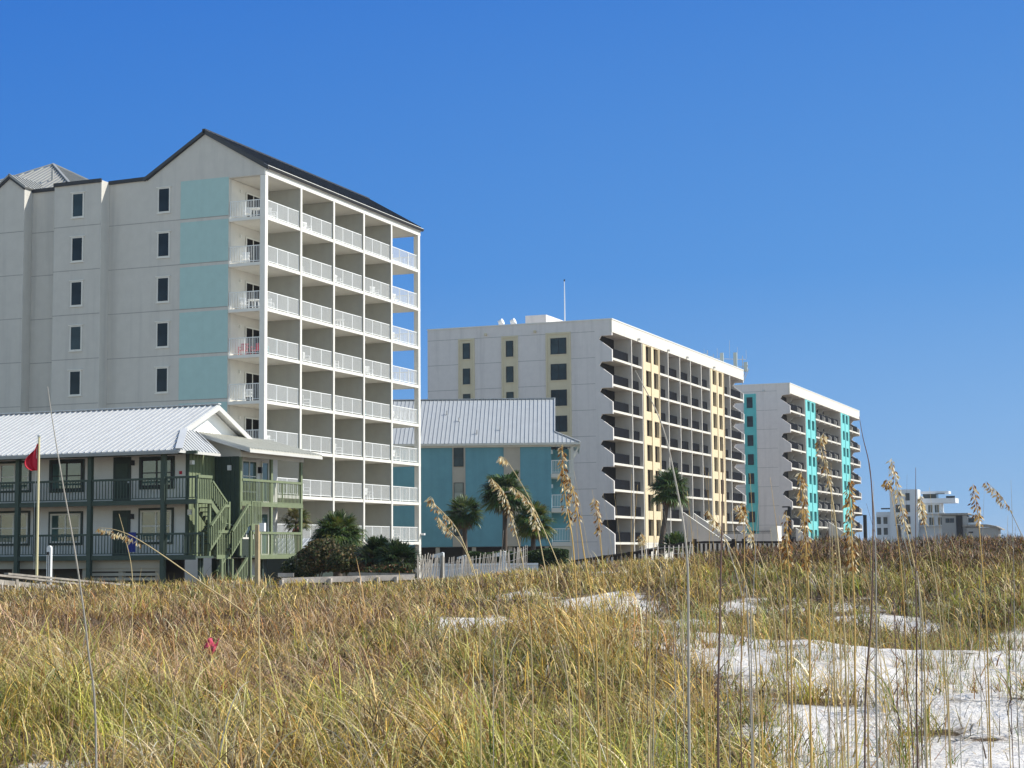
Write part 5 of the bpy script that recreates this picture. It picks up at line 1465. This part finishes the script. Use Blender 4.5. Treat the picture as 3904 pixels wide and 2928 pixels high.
# black lamp posts
def lamp_post(label, px, pyt, depth, arm, sgn=-1, arm2=False):
    p = at(px, 2060, depth); zt = at(px, pyt, depth).z
    t = thing('street_lamp', label, 'street lamp', (p.x, p.y, -2.2), 0, 'black lamp posts behind the dune')
    MB().tube([(p.x, p.y, -2.2), (p.x, p.y, zt)], .0011*depth, 8).build('pole', M['black'], t)
    e = Vector((p.x, p.y, zt))+rt*arm*sgn
    MB().bar((p.x, p.y, zt-.02), e, .05).build('arm', M['black'], t)
    MB().bar(e-rt*.3*sgn, e+rt*.25*sgn, .2, .1).build('lamp_head', M['black'], t)
lamp_post('black lamp post standing before the turquoise hotel stair wall', 3013, 1932, 130, .3)
lamp_post('black lamp post just right of the turquoise hotel', 3300, 1963, 150, .5)
lamp_post('small black lamp post before the distant white tower', 3430, 2002, 300, .5)
# satellite dish shapes under the green gallery
p = at(1118, 2170, 84)
sdh = thing('satellite_dish', 'pale round dish on a thin stand beneath the green ocean gallery', 'satellite dish', (p.x, p.y, -2.2))
MB().tube([(p.x, p.y, -2.2), (p.x, p.y, p.z)], .025, 6).build('mast', M['galv'], sdh)
q = MB(); c_ = Vector((p.x, p.y-.05, p.z)); q.tube([c_, c_+Vector((-.06, -.1, .03)), c_+Vector((-.1, -.18, .06))], [.05, .2, .27], 14); q.build('dish', M['pale_roof'], sdh, smooth=True)
# blue towel hanging on the lower gallery rail
p = at(510, 2092, 82.9)
tw_ = MB(); n = 8; tv = []; 
for i in range(n+1):
    for j in range(7):
        tv.append((p.x-.22+.44*i/n, 70.64-.09-.03*math.sin(i*1.7)-.01*j, 1.12-.95*j/6))
tf = [(i*7+j, i*7+j+1, (i+1)*7+j+1, (i+1)*7+j) for i in range(n) for j in range(6)]
tm = bpy.data.meshes.new('towel'); tm.from_pydata(tv, [], tf); tm.update(); M['blue'] = paint('blue_cloth', (.02, .035, .22), .8, .2, bumps=0); tm.materials.append(M['blue'])
to = bpy.data.objects.new('towel', tm); COL.objects.link(to); tag(to, 'blue beach towel hanging over the lower green gallery rail', 'towel')
sm = to.modifiers.new('thick', 'SOLIDIFY'); sm.thickness = .02
# person leaning on the zigzag balcony
def person(loc, rz):
    vs = [(0, 0, .95), (0, .02, 1.25), (0, .04, 1.45), (0, .0, 1.58), (0, -.02, 1.70), (.1, 0, .9), (.11, -.02, .5), (.1, .03, .08), (.12, -.12, .03), (-.1, 0, .9), (-.11, -.02, .5), (-.1, .03, .08), (-.12, -.12, .03),
          (.19, .02, 1.42), (.26, -.12, 1.2), (.16, -.36, 1.14), (-.19, .02, 1.42), (-.26, -.12, 1.2), (-.16, -.36, 1.14)]
    es = [(0, 1), (1, 2), (2, 3), (3, 4), (0, 5), (5, 6), (6, 7), (7, 8), (0, 9), (9, 10), (10, 11), (11, 12), (2, 13), (13, 14), (14, 15), (2, 16), (16, 17), (17, 18)]
    rr = [.14, .14, .12, .055, .10, .09, .06, .045, .035, .09, .06, .045, .035, .055, .042, .03, .055, .042, .03]
    me = bpy.data.meshes.new('person'); me.from_pydata(vs, es, []); me.update()
    o = bpy.data.objects.new('person', me); COL.objects.link(o)
    me.materials.append(M['plastic_dark'])
    sk = o.modifiers.new('skin', 'SKIN')
    for i, x in enumerate(rr): me.skin_vertices[0].data[i].radius = (x, x*.8)
    me.skin_vertices[0].data[0].use_root = True
    o.modifiers.new('sub', 'SUBSURF').levels = 1
    o.location = loc; o.rotation_euler.z = rz
    tag(o, 'person in dark clothes leaning on the fifth corner balcony of the yellow bay hotel', 'person')
    return o
pe = person((XB-.78, YB+1.3, ZB[4]), math.pi/2)

# ================================================================ SEA OATS
def stalk(label, pts, depth, rad, head=None, hue='tan', seed=0, group='tall sea oats', ddepth=0.0, leaf=True):
    """pts: photo pixels from root to tip, at `depth`; head = fraction of the length carrying seed spikelets"""
    r = random.Random(seed)
    P = [at(x, y, depth+ddepth*k/(len(pts)-1)) for k, (x, y) in enumerate(pts)]
    g = P[0].copy(); uu_ = g.x*RTH[0]+g.y*RTH[1]; vv_ = g.x*FWH[0]+g.y*FWH[1]
    zg = float(terrain(np.array(uu_), np.array(vv_)))
    if g.z > zg:                                  # carry the stem down to the sand
        d = (P[1]-P[0]); k_ = (zg-.05-g.z)/min(-.2, -abs(d.z)) if abs(d.z) > .01 else 0
        dn = Vector((-(d.x)*.5, -(d.y)*.5, 0))*min(1, k_)
        root = Vector((g.x+dn.x*.3, g.y+dn.y*.3, zg-.05)); P = [root] + P
    # smooth through the points (Catmull-Rom)
    S = []
    Q_ = [P[0]*2-P[1]] + P + [P[-1]*2-P[-2]]
    for k in range(1, len(Q_)-2):
        for j in range(5):
            t_ = j/5; a_, b_, c_, d_ = Q_[k-1], Q_[k], Q_[k+1], Q_[k+2]
            S.append(.5*((2*b_)+(c_-a_)*t_+(2*a_-5*b_+4*c_-d_)*t_*t_+(3*b_-a_-3*c_+d_)*t_**3))
    S.append(P[-1])
    n = len(S)
    t = thing('sea_oat', label, 'sea oat', S[0], 0, group)
    rad *= .78; rs = [rad*(1-.78*(k/(n-1))**1.3) for k in range(n)]
    MB().tube(S, rs, 5).build('stem', M['stem_'+hue], t, smooth=True)
    if head:
        V = []; F = []; C = []; i0 = int(n*(1-head))
        seg = S[i0:]; tot = sum((b_-a_).length for a_, b_ in zip(seg, seg[1:])); m_ = max(90, int(tot/.0015))
        pal = {'tan': [(.66, .50, .24), (.80, .68, .42), (.34, .19, .07), (.90, .82, .60)], 'brown': [(.30, .14, .04), (.52, .31, .10), (.84, .70, .44), (.20, .09, .03), (.60, .40, .14)], 'grey': [(.62, .50, .30), (.36, .22, .12), (.74, .64, .44)]}['brown' if hue == 'gold' else 'tan' if hue == 'tan' else 'grey']
        for k in range(m_):
            f_ = (k+r.random())/m_*(len(seg)-1.001); i = int(f_); p = seg[i].lerp(seg[i+1], f_-i); ax = (seg[i+1]-seg[i]).normalized()
            out_ = Vector((r.gauss(0, 1), r.gauss(0, 1), 0)).normalized()
            prof = math.sin(math.pi*min(1, (k/m_)*.85+.15))**.6
            st_ = p+out_*.002; hang = (out_*.42+Vector((0, 0, -.8))+ax*r.uniform(-.1, .5)).normalized()
            c0 = st_+hang*r.uniform(.0, .016)*prof; L = r.uniform(.011, .019); wv = hang.cross(Vector((r.gauss(0, 1), r.gauss(0, 1), r.gauss(0, 1)))).normalized()*L*.17
            cc_ = r.choice(pal); jj = r.uniform(.8, 1.2); cc_ = tuple(x*jj for x in cc_)
            b4 = len(V); V += [tuple(c0), tuple(c0+hang*L*.5+wv), tuple(c0+hang*L), tuple(c0+hang*L*.5-wv)]; F.append((b4, b4+1, b4+2, b4+3)); C += [cc_]*4
        o = np_obj('seed_head', np_mesh('seed_head', np.array(V), np.array(F), M['straw'], np.array(C)), t); o.location = -S[0]
    return t
M['stem_tan'] = wood('stem_tan', (.52, .40, .20), .6, .15)
M['stem_gold'] = wood('stem_gold', (.55, .35, .10), .6, .2)
M['stem_grey'] = wood('stem_grey', (.34, .31, .26), .6, .2)
M['stem_dark'] = wood('stem_dark', (.13, .075, .06), .6, .3)
D = 1.765
def d(*p): return [(x*D, y*D) for x, y in p]
heroes = [
 ('tallest thick grey stem bending left, rising before the yellow window bays', d((1490, 1700), (1487, 1400), (1483, 1190), (1455, 1020), (1425, 905), (1372, 800)), 3.4, .0045, None, 'grey'),
 ('straight reddish stem just right of the tallest thick grey one', d((1552, 1700), (1555, 1330), (1560, 1100), (1562, 960)), 3.6, .0042, None, 'dark'),
 ('long grey stem on the left crossing the motel roof and leaning left', d((208, 1650), (190, 1400), (165, 1210), (135, 1040), (112, 900), (103, 835)), 4.4, .004, None, 'grey'),
 ('pale thin stem leaning right before the left motel stairs', d((268, 1560), (282, 1420), (286, 1250), (270, 1160), (257, 1110)), 6.5, .0038, None, 'tan'),
 ('bent stem lying to the left with a drooping pale seed head over the motel gallery', d((560, 1380), (535, 1330), (430, 1255), (345, 1195), (285, 1158), (243, 1143), (212, 1140)), 5.0, .0032, .36, 'tan'),
 ('curved stem with long arching seed head at the left edge of the blue teal wall', d((1085, 1420), (1040, 1285), (1012, 1200), (985, 1140), (955, 1105), (935, 1085), (930, 1072)), 5.5, .0032, .42, 'tan'),
 ('thin stem with short hanging seed head crossing the lower blue teal wall', d((1035, 1330), (1020, 1235), (1000, 1180), (965, 1140), (945, 1115)), 5.8, .003, .3, 'tan'),
 ('stem with pale seed head before the middle palm, nearest its left side', d((1150, 1500), (1142, 1330), (1128, 1210), (1105, 1120), (1085, 1060), (1060, 1032)), 5.6, .0032, .4, 'tan'),
 ('stem with bright seed head arching over the trunk of the middle palm', d((1232, 1560), (1200, 1350), (1172, 1200), (1158, 1130), (1140, 1080), (1105, 1050)), 5.2, .0034, .38, 'tan'),
 ('slender stem with a small pale head near the top of the middle palm', d((1290, 1500), (1235, 1300), (1190, 1180), (1140, 1070), (1098, 1000), (1082, 985)), 5.4, .003, .16, 'tan'),
 ('stem with dense golden brown head before the teal house balcony, left of its twin', d((1252, 1560), (1246, 1330), (1238, 1180), (1222, 1080), (1216, 1010), (1214, 960)), 4.8, .0036, .42, 'gold'),
 ('stem with dense golden brown head before the teal house balcony, leaning in from the right', d((1292, 1560), (1282, 1330), (1262, 1200), (1250, 1120), (1238, 1060), (1222, 1020)), 4.7, .0036, .34, 'gold'),
 ('stem with slim brown head before the grey side wall of the yellow bay hotel', d((1310, 1560), (1306, 1330), (1300, 1200), (1292, 1120), (1284, 1075)), 5.4, .0033, .28, 'gold'),
 ('small pale head leaning left before the fifth yellow bay hotel balcony', d((1404, 1480), (1402, 1280), (1392, 1190), (1385, 1150)), 6.0, .003, .18, 'tan'),
 ('stem with drooping pale head before the stair wall of the yellow bay hotel', d((1640, 1600), (1625, 1330), (1600, 1230), (1570, 1170), (1545, 1125), (1526, 1100)), 5.2, .0034, .34, 'tan'),
 ('stem with narrow brown head below the second yellow window bay', d((1600, 1560), (1606, 1320), (1608, 1200), (1606, 1120), (1604, 1085)), 5.5, .0033, .22, 'gold'),
 ('stem with pale head leaning left over the low deck wall', d((1690, 1600), (1672, 1340), (1648, 1220), (1625, 1165), (1605, 1110), (1590, 1090)), 5.3, .0034, .36, 'tan'),
 ('very dark bushy brown head standing low before the dark boardwalk', d((1712, 1600), (1708, 1330), (1704, 1230), (1700, 1170), (1698, 1105)), 4.4, .0038, .36, 'gold'),
 ('tall dense head in front of the left turquoise window bay', d((1752, 1640), (1748, 1340), (1742, 1200), (1736, 1100), (1730, 1020)), 4.2, .004, .46, 'gold'),
 ('tall thin head high before the turquoise hotel balconies with an orange tip', d((1832, 1640), (1822, 1330), (1805, 1130), (1788, 1030), (1772, 960), (1780, 935)), 4.6, .0036, .36, 'tan'),
 ('dense white and brown head before the right turquoise window bay', d((1850, 1640), (1846, 1340), (1842, 1230), (1838, 1120), (1834, 1035)), 4.2, .004, .42, 'gold'),
 ('short brown head nearest the left edge of the distant white tower', d((1960, 1500), (1952, 1300), (1938, 1150), (1924, 1060), (1915, 1035)), 5.6, .003, .18, 'gold'),
 ('long pale head crossing the distant white tower', d((2002, 1640), (1992, 1330), (1970, 1200), (1950, 1110), (1935, 1040), (1925, 990)), 4.8, .0036, .40, 'tan'),
 ('slim head over the right part of the distant white condominium', d((2052, 1640), (2030, 1330), (2010, 1200), (1992, 1110), (1988, 1070)), 5.2, .0032, .26, 'tan'),
 ('isolated red brown head against the blue sky right of the distant houses', d((2140, 1640), (2130, 1330), (2120, 1200), (2112, 1110), (2102, 1045)), 5.0, .0034, .24, 'gold'),
 ('thin stem arching left with a few seeds against the sky at the right edge', d((2260, 1400), (2230, 1220), (2200, 1140), (2165, 1075), (2130, 1040)), 5.4, .003, .3, 'grey'),
 ('dark straight thin stem standing before the distant white tower', d((1982, 1640), (1980, 1400), (1978, 1200), (1978, 1010)), 4.6, .004, None, 'dark'),
 ('pair left stem, dark and thin, in the sky gap right of the turquoise hotel', d((1868, 1640), (1882, 1330), (1886, 1150), (1880, 1020), (1864, 945), (1856, 900)), 4.4, .0036, None, 'dark'),
 ('pair right stem, grey and thin, in the sky gap right of the turquoise hotel', d((1895, 1640), (1893, 1330), (1890, 1150), (1884, 1060), (1876, 1000)), 4.5, .0036, None, 'grey'),
]
for k, (lb, pts, dep, rad_, hd_, hue) in enumerate(heroes):
    stalk(lb, pts, dep, rad_, hd_, hue, 500+k)
# plain bare stems: nothing tells one from the next
rr = random.Random(99)
for k in range(76):
    x0 = rr.uniform(1060, 2230) if rr.random() < .25 else rr.uniform(1350, 2220)
    dep = rr.uniform(4.6, 8.5); yb = rr.uniform(1330, 1640) if rr.random() < .6 else 1640
    ht = rr.uniform(1000, 1240); ln = rr.uniform(-80, 25); hue = rr.choice(['tan', 'gold', 'grey', 'dark', 'gold', 'gold'])
    pts = d((x0, yb), (x0+ln*.2, (yb*2+ht)/3), (x0+ln*.55, (yb+ht*2)/3), (x0+ln, ht))
    stalk({'tan': 'pale tan bare stem standing among the sea oats', 'gold': 'golden bare stem standing among the sea oats', 'grey': 'grey bare stem standing among the sea oats', 'dark': 'dark purple brown bare stem standing among the sea oats'}[hue],
          pts, dep, rr.uniform(.0018, .0029), None, hue, 700+k, {'tan': 'tan bare stems', 'gold': 'golden bare stems', 'grey': 'grey bare stems', 'dark': 'dark bare stems'}[hue])

# thin sea air: far buildings pale slightly
hm_ = bpy.data.materials.new('haze'); hm_.use_nodes = True; t = hm_.node_tree; t.nodes.clear()
vo = t.nodes.new('ShaderNodeVolumePrincipled'); vo.inputs['Density'].default_value = .00013; vo.inputs['Color'].default_value = (.80, .88, 1, 1); vo.inputs['Anisotropy'].default_value = .2
ou = t.nodes.new('ShaderNodeOutputMaterial'); t.links.new(vo.outputs[0], ou.inputs['Volume'])
q = MB(); q.box(-6100, 6100, -6100, 6100, -3.3, 34); hz = q.build('haze', hm_); tag(hz, 'thin bluish sea haze', None, kind='stuff')
# scrap of cloth caught in the grass
p = ground_at(815, 23); p.z += .34
r = np.random.default_rng(5); gv = []; 
for i in range(9):
    for j in range(7):
        gv.append((p.x+(i-4)*.022+r.normal(0, .008), p.y+(j-3)*.02+r.normal(0, .01), p.z+.06*math.sin(i*.9)+(j-3)*.017+r.normal(0, .012)))
gf = [(i*7+j, i*7+j+1, (i+1)*7+j+1, (i+1)*7+j) for i in range(8) for j in range(6)]
cm = bpy.data.meshes.new('cloth_scrap'); cm.from_pydata(gv, [], gf); cm.update(); cm.materials.append(paint('faded_red_cloth', (.5, .05, .10), .8, .3, bumps=0))
co = bpy.data.objects.new('cloth_scrap', cm); COL.objects.link(co); tag(co, 'faded red cloth scrap caught in the dune grass on the left', 'cloth')
sm = co.modifiers.new('thick', 'SOLIDIFY'); sm.thickness = .008
